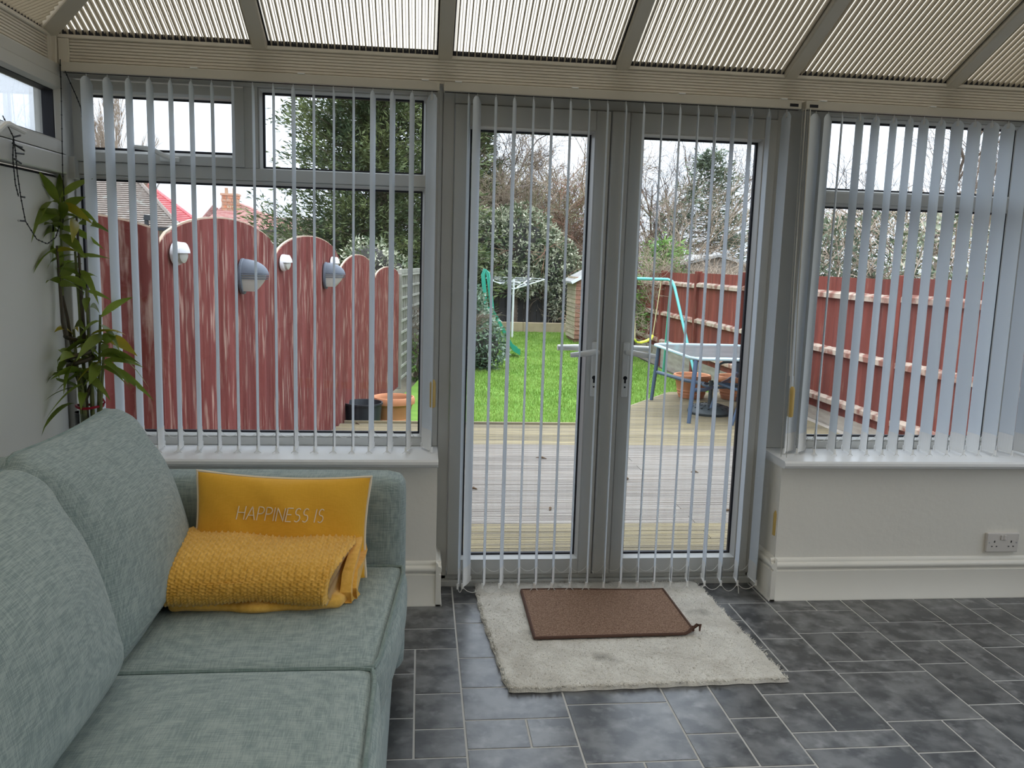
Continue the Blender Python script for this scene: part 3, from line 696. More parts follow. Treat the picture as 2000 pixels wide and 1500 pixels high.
# ---- mustard cushion with embroidery
cu = empty('scatter_cushion', (-.40, -1.02, .465), 'mustard cushion with cream piping and embroidered words leaning on the sofa arm', 'cushion')
CW, CH, CT = .262, .160, .055
def cpt(u, v, s):
    """u, v in -1..1 over the cushion face, s = +-1 front/back; in world"""
    k = (1-abs(u)**3.2)*(1-abs(v)**3.0); th = CT*max(0, k)**.55
    pu = u*CW*(1-.05*(1-abs(v)**2)*abs(u)); pv = v*CH*(1-.10*(1-abs(u)**2)*abs(v))
    wr = .004*sin(u*9+v*3)*k*(1 if v > 0 else .4) + .012*math.exp(-(((u-.08-.35*(v-.9))*7)**2))*max(0, v)*min(1, (1-v)*6) + .007*math.exp(-(((u+.25+.5*(v-.9))*9)**2))*max(0, v)*min(1, (1-v)*6) - .006*math.exp(-(((u+.85+.6*(v-.8))*9)**2))*k
    p = Vector((pu, -(s*th+wr*(s > 0)), pv))
    p = Matrix.Rotation(radians(-13), 3, 'X') @ p
    p = Matrix.Rotation(radians(2.0), 3, 'Y') @ p
    return p + Vector((-.412, -1.058, .612))
m = MB(); n = 34
for s in (1, -1):
    base = len(m.v)
    for i in range(n+1):
        for j in range(n+1): m.v.append(tuple(cpt(sin((i/n-.5)*pi), sin((j/n-.5)*pi), s)))
    for i in range(n):
        for j in range(n):
            q = (base+i*(n+1)+j, base+(i+1)*(n+1)+j, base+(i+1)*(n+1)+j+1, base+i*(n+1)+j+1); m.f.append(q if s > 0 else q[::-1])
weld(m.build('cover', 'mustard', cu, smooth=True, fix=False, ang=180))
lp = [cpt(-1+2*t/20, -1, 0) for t in range(20)] + [cpt(1, -1+2*t/14, 0) for t in range(14)] + [cpt(1-2*t/20, 1, 0) for t in range(20)] + [cpt(-1, 1-2*t/14, 0) for t in range(14)]
MB().tube(lp, .0052, 6, closed=True).build('piping', 'cream', cu, smooth=True)
arc = lambda cx, cy, rx_, ry, a0, a1, n=9: [(cx+rx_*cos(radians(a0+(a1-a0)*i/n)), cy+ry*sin(radians(a0+(a1-a0)*i/n))) for i in range(n+1)]
GL = {'H': (.62, [[(0, 0), (0, 1)], [(.62, 0), (.62, 1)], [(0, .52), (.62, .52)]]), 'A': (.72, [[(0, 0), (.36, 1), (.72, 0)], [(.13, .34), (.59, .34)]]),
      'P': (.50, [[(0, 0), (0, 1), (.22, 1)]+arc(.22, .74, .28, .26, 90, -90)+[(0, .48)]]), 'I': (.02, [[(0, 0), (0, 1)]]),
      'N': (.62, [[(0, 0), (0, 1), (.62, 0), (.62, 1)]]), 'E': (.46, [[(.46, 0), (0, 0), (0, 1), (.46, 1)], [(0, .52), (.40, .52)]]),
      'S': (.48, [arc(.25, .75, .21, .25, 40, 270)+arc(.25, .26, .23, .26, 90, -140)]), ' ': (.22, [])}
def stitch(strokes, u0, v0, su, sv, slant=.18):
    b = MB()
    for st in strokes:
        pts = []
        for (xa, ya), (xb, yb) in zip(st[:-1], st[1:]):
            k = max(1, int(math.hypot(xb-xa, yb-ya)/.12))
            pts += [(lerp(xa, xb, i/k), lerp(ya, yb, i/k)) for i in range(k)]
        pts.append(st[-1])
        b.tube([cpt(u0+(x+slant*y)*su, v0+y*sv, 1) + Vector((0, -.0015, 0)) for x, y in pts], .0017, 5)
    return b
u = -.50; v = .135; hgt = .26
wid = sum(GL[ch][0]+.20 for ch in 'HAPPINESS IS')-.2; su = .985/wid
for ch in 'HAPPINESS IS':
    w, st = GL[ch]
    if st: stitch(st, u, v, su, hgt).build('letter', 'cream', cu, smooth=True, fix=False)
    u += (w+.20)*su; v -= .0015
for u0 in (-.70, .47):                                                     # tops of the next line, mostly hidden by the throw
    stitch([arc(.5, .5, .42, .5, -60, 230, 14)+[(.75, .1)]], u0, -.40, .085, .20, .3).build('letter', 'cream', cu, smooth=True, fix=False)

# ---- folded mustard throw
th = empty('folded_throw', (-.42, -1.2, .465), 'mustard waffle fleece throw folded into a thick bundle on the seat', 'throw')
def outline(t):
    """cross-section of the upper fold (y, z): rolled front edge, sloping top"""
    P = [(-1.03, .50), (-1.16, .494), (-1.28, .489), (-1.345, .490), (-1.378, .503), (-1.388, .528), (-1.378, .556), (-1.345, .580), (-1.29, .596), (-1.20, .604), (-1.11, .602), (-1.055, .597), (-1.028, .588), (-1.018, .565), (-1.020, .53)]
    n = len(P); t = (t % 1)*n; i = int(t); f = t-i; p = [Vector((*P[(i+k) % n], 0)) for k in (-1, 0, 1, 2)]
    return .5*((2*p[1]) + (p[2]-p[0])*f + (2*p[0]-5*p[1]+4*p[2]-p[3])*f*f + (3*p[1]-p[0]-3*p[2]+p[3])*f**3)
m = MB(); NU, NV = 180, 230; x0, x1 = -.705, -.185
cyc = sum(((outline(i/200)-outline((i+1)/200)).length for i in range(200)))
for i in range(NU+1):
    u = i/NU; endk = min(1, min(u, 1-u)/.05); sq = 1-.12*(1-endk)**2
    for j in range(NV):
        t = j/NV; q = outline(t); e = .004
        tg = outline(t+.003)-outline(t-.003); nrm = Vector((tg.y, -tg.x)).normalized()
        cx, cz = -1.19, .552; q = Vector((cx+(q.x-cx)*sq, cz+(q.y-cz)*sq))
        x = lerp(x0, x1, u) + .012*sin(t*6.28*2+1)*(u-.5) - .045*max(0, (u-.86))/.14*max(0, (-1.14-q.x)/.2)
        d = .0085*max(0, sin(x*2*pi/.0185+(round(t*cyc/.0092) % 2)*pi))*abs(sin(t*cyc*pi/.0092)) 
        lump = .010*sin(x*9+t*11)+.006*sin(x*23-t*17) - .015*math.exp(-((x+.25-(t-.62)*1.2)*16)**2)*(1 if .4 < t < .8 else 0)
        q = q + nrm*(-(d+lump*.6))
        m.v.append((x, q.x, max(q.y, .487)))
for i in range(NU):
    for j in range(NV):
        m.f.append((i*NV+j, i*NV+(j+1) % NV, (i+1)*NV+(j+1) % NV, (i+1)*NV+j))
m.f.append(tuple(range(NV))); m.f.append(tuple(reversed(range(NU*NV, (NU+1)*NV))))
m.build('upper_fold', 'throw', th, smooth=True, fix=False, ang=180)
o = rbox((-.43, -1.195, .482), (.232, .165, .020), .018, (.006, .01, .002), 24)
o.xf(lambda p: Vector((p.x+.012*sin(p.y*24), p.y+.010*sin(p.x*19)-.008*sin(p.x*41), p.z+.003*sin(p.x*37+p.y*20)))); weld(o.build('lower_fold', 'throw', th, smooth=True, fix=False))
m = MB()                                                                  # loose folded end hanging at the right
for k, (xo, zt) in enumerate(((-.176, .585), (-.163, .540))):
    pts = [(-1.03, .585), (-1.10, .592), (-1.19, .575), (-1.27, .54), (-1.31, .50), (-1.30, .478)]
    for s in (0, 1):
        base = len(m.v)
        for i, (y, z) in enumerate(pts):
            m.v.append((xo+.010*sin(i*1.3)-s*.03, y+.03*k, min(z, zt))); m.v.append((xo-.006-s*.02, y+.03*k, .468+.006*i*(i < 4)))
        for i in range(len(pts)-1): m.f.append((base+2*i, base+2*i+1, base+2*i+3, base+2*i+2))
    b0 = len(m.v)-4*len(pts)
    for i in range(len(pts)-1):
        a = b0+2*i; c_ = b0+2*len(pts)+2*i; m.f.append((a, a+2, c_+2, c_)); m.f.append((a+1, c_+1, c_+3, a+3))
    m.f.append((b0, b0+2*len(pts), b0+2*len(pts)+1, b0+1)); e = b0+2*len(pts)-2; f = b0+4*len(pts)-2; m.f.append((e, e+1, f+1, f))
m.build('folded_end', 'throw', th, smooth=True, ang=60)

# ================================================================== RUG, MAT
rug = MB(); N = 150
cor = [(.253, -.035), (1.265, -.055), (1.303, -.955), (.293, -.985)]
def rugp(u, v, z):
    e = .0022*sin(u*60+v*47) if (u < .03 or u > .97 or v < .03 or v > .97) else 0
    x = lerp(lerp(cor[0][0], cor[1][0], u), lerp(cor[3][0], cor[2][0], u), v); y = lerp(lerp(cor[0][1], cor[1][1], u), lerp(cor[3][1], cor[2][1], u), v)
    if v > .9 and u < .1: x += .02*(.1-u)*(v-.9)*100*.5; y += .02*(.1-u)*(v-.9)*100*.5
    return (x+e-.014*sin(v*5)*(1-u)*.6, y+e, z)
for i in range(N+1):
    for j in range(N+1):
        u, v = i/N, j/N; ed = min(u, 1-u, v, 1-v); z = .016*min(1, (ed/.012)**.5) if ed > 0 else 0
        rug.v.append(rugp(u, v, .003+z+R.uniform(-.0022, .0022)*(ed > .005)))
for i in range(N):
    for j in range(N): rug.f.append((i*(N+1)+j, i*(N+1)+j+1, (i+1)*(N+1)+j+1, (i+1)*(N+1)+j))
ro = empty('rug', (.78, -.5, .003), 'beige shaggy rectangular rug on the tiles in front of the doors', 'rug')
rug.build('backing', 'rug', ro, smooth=True, fix=False)
pl = MB()
for k in range(26000):
    u, v = R.random(), R.random(); x, y, z = rugp(u, v, .017); a = R.uniform(0, 6.28); l = R.uniform(.007, .012); q = R.uniform(.002, .0032)
    pl.add([(x-q*sin(a), y+q*cos(a), z-.002), (x+q*sin(a), y-q*cos(a), z-.002), (x+l*cos(a), y+l*sin(a), z+R.uniform(.002, .006))], [(0, 1, 2)])
pl.build('pile', 'rug', ro, kind='stuff', fix=False)
dm = empty('doormat', (.76, -.39, .022), 'small brown corded doormat with bound edge and one curled corner on the rug', 'doormat')
mc = [(.447, -.160), (1.072, -.172), (1.076, -.612), (.444, -.625)]
def matp(u, v, z):
    x = lerp(lerp(mc[0][0], mc[1][0], u), lerp(mc[3][0], mc[2][0], u), v); y = lerp(lerp(mc[0][1], mc[1][1], u), lerp(mc[3][1], mc[2][1], u), v)+.006*sin(u*6.3)*(1-v)
    k = max(0, u+v-1.93)/.07
    return (x-.01*k, y+.01*k, z+.022*k*k)
m = MB(); N = 60
for s, z in ((1, .0305), (-1, .0245)):
    base = len(m.v)
    for i in range(N+1):
        for j in range(N+1): m.v.append(matp(i/N, j/N, z))
    for i in range(N):
        for j in range(N):
            q = (base+i*(N+1)+j, base+i*(N+1)+j+1, base+(i+1)*(N+1)+j+1, base+(i+1)*(N+1)+j); m.f.append(q[::-1] if s > 0 else q)
m.build('mat_pile', 'mat', dm, smooth=True, fix=False)
E_ = [matp(i/30, 0, .0285) for i in range(30)] + [matp(1, i/30, .0285) for i in range(30)] + [matp(1-i/30, 1, .0285) for i in range(30)] + [matp(0, 1-i/30, .0285) for i in range(30)]
MB().tube(E_, .0062, 6, closed=True).tube([matp(1, .985, .03), (1.084, -.60, .058), (1.094, -.606, .062), (1.088, -.618, .04)], [.006, .007, .006, .003], 6).build('binding', 'matedge', dm, smooth=True)

# ================================================================== SOCKET
so = empty('double_socket', (2.595, -.228, .21), 'white double wall socket on the dwarf wall above the skirting', 'socket')
MB().box(2.518, 2.672, -.243, -.228, .211, .299).build('faceplate', 'socket', so, bevel=.004)
for k, xc in enumerate((2.555, 2.635)):
    xs_ = 2.588 if k == 0 else 2.602
    MB().box(xs_-.0055, xs_+.0055, -.247, -.243, .268, .290).build('switch', 'socket', so, bevel=.0015)
    b = MB(); b.box(xc-.002, xc+.002, -.2442, -.2428, .256, .265)
    for s in (-1, 1): b.box(xc+s*.011-.0032, xc+s*.011+.0032, -.2442, -.2428, .236, .240)
    b.build('pin_holes', 'hole', so)
for x in (2.53, 2.66): MB().tube([(x, -.243, .255), (x, -.2445, .255)], .003, 10).build('screw', 'screw', so)

# ================================================================== LUCKY BAMBOO
pb = empty('potted_bamboo', (-1.275, -.19, .634), 'lucky bamboo with curled stalks and yellowing leaves in a glass vase on the sill', 'plant')
vx, vy = -1.285, -.19
MB().lathe(vx, vy, [(.052, .634), (.054, .637), (.056, .80), (.0535, .80), (.051, .645), (.002, .644)], 24).build('vase', 'vaseglass', pb, smooth=True, label='clear glass vase')
MB().lathe(vx, vy, [(.049, .647), (.050, .735), (.001, .736)], 20).build('water', 'water', pb, smooth=True)
g = MB()
for k in range(90):
    a = R.uniform(0, 6.28); r = .042*sqrt(R.random()); g.sphere((vx+r*cos(a), vy+r*sin(a), .652+R.random()*.03), R.uniform(.006, .010), 6, 4)
g.build('pebbles', 'pebble', pb, kind='stuff', fix=False, smooth=True)
stalks = [((-.025, .0), (-.055, .02), 1.12), ((-.012, -.02), (-.03, -.04), 1.05), ((.004, .012), (.0, .02), 1.28), ((.015, -.012), (.02, -.02), 1.10), ((.022, .008), (.05, .01), 1.18), ((.0, -.028), (-.01, -.05), .98), ((.03, -.01), (.07, -.03), 1.02), ((-.015, .02), (-.04, .03), 1.42)]
tops = []
for (ax, ay), (bx, by), zt in stalks:
    pts = []; rr = []; n = 14
    for i in range(n+1):
        t = i/n; pts.append((vx+lerp(ax, bx, t), vy+lerp(ay, by, t), lerp(.66, zt, t))); rr.append(.0075*(1-.35*t)*(1.15 if i % 3 == 0 else 1))
    MB().tube(pts, rr, 8).build('stalk', 'stalk', pb, smooth=True); tops.append(Vector(pts[-1]))
for (zc, r0, ph, ext) in ((.98, .045, 0, 1.56), (1.045, .05, 2.5, 1.44)):                # curled dark stalks that spiral before rising
    pts = [(vx-.01, vy, .68), (vx-.012, vy-.01, .85)]
    for i in range(19):
        a = ph+i*.42; pts.append((vx-.02+r0*cos(a), vy-.015+r0*.8*sin(a), zc-.05+.006*i))
    lx_, ly_, lz_ = pts[-1]; pts += [(lx_-.01, ly_, lz_+.05), (lx_-.02, ly_+.005, ext)]
    MB().tube(pts, [.009]*(len(pts)-2)+[.007, .004], 8).build('stalk', 'stalkdark', pb, smooth=True); tops.append(Vector(pts[-1])); tops.append(Vector((lx_-.015, ly_, (lz_+ext)/2+.05)))
MB().tube([(-1.375, -.17, 1.25), (-1.37, -.17, 1.40), (-1.365, -.175, 1.62)], [.005, .005, .003], 7).build('stalk', 'stalk', pb, smooth=True)
MB().tube([(vx-.06, vy+.01, 1.05), (-1.36, -.17, 1.16), (-1.375, -.17, 1.25)], [.007, .006, .005], 7).build('stalk', 'stalkdark', pb, smooth=True)
MB().tube([(vx+.048*cos(i*.42), vy+.048*sin(i*.42), .822+.003*sin(i)) for i in range(15)], .0055, 6, closed=True).tube([(vx+.05, vy-.01, .825), (vx+.062, vy-.014, .84), (vx+.055, vy-.01, .852), (vx+.045, vy-.006, .83)], .004, 5).build('ribbon', 'red', pb, smooth=True)
def leaf(base, d, ln, wd, droop, m='leaf'):
    base = Vector(base); d = Vector(d).normalized(); sd = d.cross(Vector((0, 0, 1)))
    sd = sd.normalized() if sd.length > .05 else Vector((1, 0, 0)); sd = Matrix.Rotation(rl.uniform(-1.25, 1.25), 3, d) @ sd; b = MB(); n = 7
    for i in range(n+1):
        t = i/n; c_ = base + d*ln*t + Vector((0, 0, -droop*t*t)); w = wd*(sin(pi*min(1, t**.75))*.98+.02)*.5
        fold = Vector((0, 0, w*.35))
        for p in (c_-sd*w+fold, c_, c_+sd*w+fold): b.v.append((max(p.x, -1.388), p.y, p.z))
    for i in range(n):
        for k in (0, 1): b.f.append((3*i+k, 3*i+k+1, 3*i+k+4, 3*i+k+3))
    b.build('leaf', m, pb, smooth=True, fix=False)
crown = [(-1.365, -.175, 1.62, 9, 1), (-1.375, -.17, 1.53, 5, 1)] + [(t.x, t.y, t.z, 4, .9) for t in tops] + [(vx+.05, vy-.02, 1.02, 5, 1.1), (vx+.0, vy-.05, .93, 5, .9), (vx-.05, vy-.02, 1.0, 4, .9), (vx+.07, vy, 1.10, 4, 1.1)]
rl = random.Random(21)
for x, y, z, k, s in crown:
    a0 = rl.uniform(0, 6.28)
    for i in range(k):
        a = a0+i*2.4; el = rl.uniform(-.35, .85); dv = Vector((cos(a)*cos(el), sin(a)*cos(el)*.6-.25, sin(el)))
        if x < -1.33 and dv.x < 0: dv.x *= .35
        leaf((x, y, z-.012*i), dv, rl.uniform(.10, .19)*s, rl.uniform(.028, .050)*s, rl.uniform(.01, .09), 'leafyellow' if rl.random() < .17 else 'leaf')
for bs, d, ln, wd, dr in (((-1.365, -.19, 1.60), (-.10, -.5, .5), .15, .035, .0), ((-1.366, -.19, 1.60), (-.05, -.9, .2), .22, .036, .20), ((-1.36, -.18, 1.58), (.6, -.3, -.1), .10, .045, .03), ((-1.362, -.18, 1.50), (-.05, -.6, .3), .14, .05, .05),
                          ((vx+.07, vy-.02, 1.03), (.9, -.35, .15), .20, .026, .15), ((vx+.06, vy-.03, 1.0), (.95, -.1, .25), .17, .03, .06), ((vx+.06, vy-.03, .98), (.8, -.5, .0), .16, .022, .08), ((vx-.03, vy-.04, .90), (-.5, -.8, .1), .14, .02, .05), ((vx-.04, vy-.04, .84), (-.35, -.75, .05), .17, .026, .11)):
    leaf(bs, d, ln, wd, dr)

# ================================================================== FAIRY LIGHTS
fl = empty('string_light', (-1.33, -.2, 1.2), 'black fairy light string hanging in the corner above the bamboo', 'fairy lights')
wires = [[(-1.345, -.165, 2.125), (-1.347, -.165, 2.0), (-1.35, -.168, 1.85), (-1.353, -.17, 1.72), (-1.352, -.17, 1.6), (-1.36, -.18, 1.5)],
         [(-1.33, -.165, 2.085), (-1.30, -.15, 2.0), (-1.292, -.13, 1.96), (-1.29, -.10, 1.78)],
         [(-1.352, -.62, 1.85), (-1.345, -.57, 1.79), (-1.345, -.56, 1.74), (-1.348, -.55, 1.68), (-1.35, -.53, 1.60), (-1.352, -.50, 1.52), (-1.352, -.42, 1.46), (-1.355, -.33, 1.445), (-1.357, -.25, 1.47), (-1.36, -.20, 1.52)],
         [(-1.345, -.57, 1.79), (-1.346, -.58, 1.72), (-1.347, -.57, 1.64), (-1.348, -.55, 1.60)]]
b = MB(); bl = MB()
for w in wires:
    b.tube(w, .0018, 5)
    for (p, q) in zip(w[:-1], w[1:]):
        for k in range(3):
            c_ = Vector(p).lerp(Vector(q), (k+.5)/3); b.sphere(c_, .0032, 6, 4)
for p, d in (((-1.345, -.57, 1.79), (0, .05, .012)), ((-1.345, -.565, 1.765), (0, .055, -.0)), ((-1.345, -.56, 1.74), (0, .06, .004)), ((-1.346, -.57, 1.72), (0, .05, -.01)), ((-1.35, -.53, 1.60), (0, .03, 0)), ((-1.352, -.50, 1.52), (0, -.05, .0)), ((-1.345, -.58, 1.77), (.02, .04, -.02))):
    e = Vector(p)+Vector(d); b.tube([p, e], .003, 6); bl.sphere(e, .004, 6, 5)
b.build('wire', 'wire', fl, fix=False, smooth=True); bl.build('bulbs', 'bulb', fl, kind='stuff', fix=False, smooth=True)

#@@OUTSIDE@@
# ================================================================== GARDEN
GZ, DZ = -.25, -.06
MB().add([(-60, -12, GZ-.06), (60, -12, GZ-.06), (60, 140, GZ-.06), (-60, 140, GZ-.06)], [(0, 1, 2, 3)]).build('terrain', 'earth', None, 'bare brown garden soil around and beyond the lawn', 'ground', kind='structure', fix=False)
def fx(y): return -1.29+.14*y                                              # line of the red boundary fence
lw = MB(); NX, NY = 24, 60
for i in range(NX+1):
    for j in range(NY+1):
        y = lerp(4.0, 16.0, j/NY); lw.v.append((lerp(fx(y)+.15, 3.9, i/NX), y, GZ+.012*sin(i*1.7+j)*.5+.0*R.random()))
for i in range(NX):
    for j in range(NY): lw.f.append((i*(NY+1)+j, (i+1)*(NY+1)+j, (i+1)*(NY+1)+j+1, i*(NY+1)+j+1))
lw.build('lawn', 'lawn', None, 'narrow bright green lawn running down the garden', 'lawn', kind='structure', smooth=True, fix=False)
g = MB(); rg = random.Random(3)
for k in range(90000):
    y = 4.0+12*rg.random()**1.7; x = rg.uniform(max(.2, fx(y)+.2), 3.85)
    if y < 6 and x > 1.5+(y-4)*.72: continue
    a = rg.uniform(0, 6.28); hgt = rg.uniform(.02, .05); w = .0022+.00035*y; l = rg.uniform(.0, .035)
    g.add([(x-w*cos(a), y-w*sin(a), GZ), (x+w*cos(a), y+w*sin(a), GZ), (x-l*sin(a), y+l*cos(a), GZ+hgt)], [(0, 1, 2)])
g.build('grass', 'grass', None, 'short bright green grass covering the lawn', 'grass', kind='stuff', fix=False)

# ---- decking: grooved boards laid across, wedge-shaped corner towards the table
deck = empty('deck', (1.4, 3, DZ-.03), 'pale weathered timber deck of grooved boards outside the doors', 'deck', kind='structure')
def board(x0, x1, y0, y1, cut=None, m='deck'):
    n = 6; pr = []; w = (y1-y0-.005)/n
    pr.append((y0, DZ-.028)); pr.append((y0, DZ-.002))
    for i in range(n):
        a = y0+i*w; pr += [(a+.001, DZ), (a+w-.008, DZ), (a+w-.0065, DZ-.008), (a+w-.001, DZ-.008)]
    pr[-1] = (y1-.005, DZ-.002); pr += [(y1-.005, DZ-.028)]
    if cut is None: fn = lambda u, v, s: (s, u, v)
    else: fn = lambda u, v, s: ((cut(u) if s == x0 else s), u, v)
    o = MB().prism(pr, fn, x0, x1).build('deck_board', m, deck)
    o.data.materials.append(MT['grooveshade'])                                # groove bottoms darker, their shade painted into the colour
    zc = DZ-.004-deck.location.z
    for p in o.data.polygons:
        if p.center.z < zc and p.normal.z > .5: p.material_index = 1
y = .07; PB = .1385
while y < 5.93:
    y1 = y+PB
    if y1 <= 4.06: x0 = fx(y)+.05; cut = None
    else: x0 = 1.45; cut = lambda u: 1.52+(u-4.05)*.725
    grey = 1.0 < y < 3.0
    a, b_ = x0, 3.86
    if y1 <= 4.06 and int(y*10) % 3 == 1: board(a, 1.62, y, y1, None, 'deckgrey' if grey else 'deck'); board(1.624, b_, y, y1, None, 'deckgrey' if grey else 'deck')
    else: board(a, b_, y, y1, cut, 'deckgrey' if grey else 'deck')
    y = y1
MB().box(fx(4)+.05, 1.52, 4.062, 4.085, GZ-.02, DZ-.002).build('edge_board', 'deck', deck)
MB().obox((1.52, 4.07, -.155), (2.90, 5.95, -.155), .022, .19).build('edge_board', 'deck', deck)
MB().box(2.88, 3.86, 5.90, 5.93, GZ-.02, DZ-.002).build('edge_board', 'deck', deck)
LFN = ['the farther dark one through the left door', 'curled one nearer through the left door', 'long twig like one through the right door', 'small one behind the door mullion', 'tiny one at the left door edge', 'by the foot of the red fence', 'small one in the middle of the right door', 'small one at the right of the right door']
for x, y, s in ((.93, 2.62, .05), (.80, 1.30, .045), (1.92, 1.25, .06), (1.45, 2.0, .03), (.36, 1.75, .025), (-.55, 3.9, .04), (2.0, 2.2, .03), (2.35, 1.15, .03)):
    a = R.uniform(0, 3); b = MB()
    b.tube([(x-s*cos(a), y-s*.5*sin(a), DZ+.004), (x, y, DZ+.012), (x+s*cos(a), y+s*.5*sin(a), DZ+.004)], [.003, .009, .002], 5)
    tag(b.build('fallen_leaf', 'dirt', None, smooth=True), 'dry brown leaf lying on the deck, ' + LFN.pop(0), 'leaf', 'dead leaves on the deck')

# ---- red scalloped fence on the left
DIR = Vector((.14, 1, 0)).normalized(); NRM = Vector((DIR.y, -DIR.x, 0))     # NRM points into the garden
D2 = Vector((-.83, -.56, 0)).normalized(); N2 = Vector((-D2.y, D2.x, 0))*1.0
N2 = N2 if N2.dot(NRM) > 0 else -N2
def fpt(s, off, z):
    if s < .5: p = Vector((-1.29, 0, 0))+DIR*.5+D2*(.5-s)+N2*off; return (p.x, p.y, z)
    return fpt0(s, off, z)
def fpt0(s, off, z): p = Vector((-1.29, 0, 0)) + DIR*s + NRM*off; return (p.x, p.y, z)
pan = [(-.02, .499, 1.60, 1.50), (.52, 2.24, 1.615, 1.455), (2.26, 4.02, 1.565, 1.405), (4.04, 5.66, 1.435, 1.235), (5.72, 7.22, 1.305, 1.20)]
for k, (s0, s1, zp, zv) in enumerate(pan):
    nm = ['beside the house corner', 'carrying the grey and white lamps nearest the house', 'next behind the first lamps with a grey lamp', 'low one before the last panel', 'last and lowest one beside the trellis'][k]
    fe = empty('scalloped_fence', fpt((s0+s1)/2, 0, GZ), 'faded red scalloped fence panel, ' + nm, 'fence', 'red scalloped fence panels')
    n = max(4, round((s1-s0)/.115)); mid = (s0+s1)/2; hw = (s1-s0)/2
    if k == 0: mid, hw = -.15, .68
    ztop = lambda s: zv+(zp-zv)*max(0, 1-((s-mid)/hw)**2)**.62
    for i in range(n):
        a = s0+(s1-s0)*i/n+.0015; e = s0+(s1-s0)*(i+1)/n+.006; th_ = .016+.004*(i % 2)
        pts = [(a, GZ+.03)] + [(e, GZ+.03)] + [(lerp(e, a, t), ztop(lerp(e, a, t))) for t in (0, .33, .66, 1)]
        o1 = .004+R.uniform(0, .004); skew_ = .008
        b = MB(); N_ = len(pts)
        b.add([fpt(s, o1+(skew_*(s-a)/(e-a)), z) for s, z in pts]+[fpt(s, o1-th_, z) for s, z in pts], [tuple(range(N_)), tuple(reversed(range(N_, 2*N_)))]+[(j, (j+1) % N_, N_+(j+1) % N_, N_+j) for j in range(N_)])
        b.build('fence_board', 'redwood', fe)
    b = MB(); N_ = 20                                                       # worn pale top edge
    b.tube([fpt(lerp(s0, s1, j/N_), -.002, ztop(lerp(s0, s1, j/N_))+.001) for j in range(N_+1)], .011, 4); b.build('worn_edge', 'cutend', fe)
MB().box(*[v for v in (fpt(7.28, 0, 0)[0]-.04, fpt(7.28, 0, 0)[0]+.04, fpt(7.28, 0, 0)[1]-.04, fpt(7.28, 0, 0)[1]+.04)], GZ, 1.22).build('timber_post', 'trellis', None, 'grey timber post at the end of the red fence', 'post', bevel=.006)
tr = empty('trellis_fence', fpt(8.5, 0, GZ), 'grey lattice trellis panel beyond the red fence', 'fence')
for i in range(15):
    s = 7.4+i*.155; MB().obox(fpt(s, .0, GZ+.1), fpt(s, .0, 1.22), .028, .016, NRM).build('lattice_slat', 'trellis', tr)
for i in range(10):
    z = GZ+.12+i*.148; MB().obox(fpt(7.34, .016, z), fpt(9.65, .016, z), .016, .028).build('lattice_slat', 'trellis', tr)
MB().obox(fpt(7.3, 0, 1.245), fpt(9.7, 0, 1.245), .05, .05).build('top_rail', 'trellis', tr); MB().obox(fpt(7.3, -.05, .5), fpt(9.7, -.05, .5), .01, 1.45).build('backing_panel', 'trellis', tr)
# lamps on the fence
def oval_lamp(s, z, label):
    t = empty('bulkhead_lamp', fpt(s, .02, z), label, 'wall lamp', 'white oval lamps on the red fence')
    def fn(off): return lambda p: Vector(fpt(s+p.x*.80, .022+p.z*.54, z+(p.y+off)*.54))
    MB().lathe(0, 0, [(.105, 0), (.105, .025), (.092, .045), (.05, .05), (.001, .05)], 28, .78, 1).xf(fn(0)).build('housing', 'lampwhite', t, smooth=True)
    MB().lathe(0, 0, [(.082, .045), (.075, .075), (.045, .092), (.001, .095)], 24, .78, .95).xf(lambda p: fn(-.012)(Vector((p.x, p.y-.0, p.z)))).build('diffuser', 'diffuser', t, smooth=True)
    b = MB().lathe(0, 0, [(.098, .030), (.094, .082), (.06, .104), (.001, .108)], 28, .80, 1)
    b.f = [f for f in b.f if len(f) == 4 and sum(b.v[i][1] for i in f)/len(f) > 0]; b.xf(fn(.004)).build('hood', 'lampwhite', t, smooth=True, fix=False)
oval_lamp(.66, 1.42, 'white oval bulkhead lamp on the tallest fence panel, largest of three'); oval_lamp(2.36, 1.37, 'white oval bulkhead lamp between the two grey lamps'); oval_lamp(3.74, 1.36, 'white oval bulkhead lamp just above the far grey lamp')
def half_lamp(s, z, sc, label):
    t = empty('half_lamp', fpt(s, .02, z), label, 'wall lamp', 'grey half round lamps on the red fence')
    f = lambda p: Vector(fpt(s+p.x*sc, .022+p.y*sc, z+p.z*sc))
    b = MB(); b.prism([(.13*cos(a*pi/14)-.0, .17*sin(a*pi/14)-.01) for a in range(29)], lambda u, v, w: (u*.85, w, v), 0, .03); b.xf(f).build('back_plate', 'lampgrey', t, bevel=.004)
    def dome(z0, z1, r, k=1.0):
        m = MB(); n = 10; q = 12
        for i in range(n+1):
            zz = lerp(z0, z1, i/n); rr = r*sqrt(max(0, 1-(zz/.155)**2)) if zz > 0 else r*(1-.55*(-zz/.16)**1.5)
            for j in range(q+1):
                a = pi*j/q; m.v.append((cos(a)*rr*.78, .028+sin(a)*rr*1.9*k, zz))
        for i in range(n):
            for j in range(q): m.f.append((i*(q+1)+j, i*(q+1)+j+1, (i+1)*(q+1)+j+1, (i+1)*(q+1)+j))
        return m
    dome(.02, .154, .125).xf(f).build('hood', 'lampgrey', t, smooth=True, fix=False)
    for zz in (.012, -.008, -.028): dome(zz-.006, zz+.004, .125).xf(f).build('louvre', 'lampgrey', t, smooth=True, fix=False)
    dome(-.15, .03, .112).xf(f).build('diffuser', 'diffuser', t, smooth=True, fix=False)
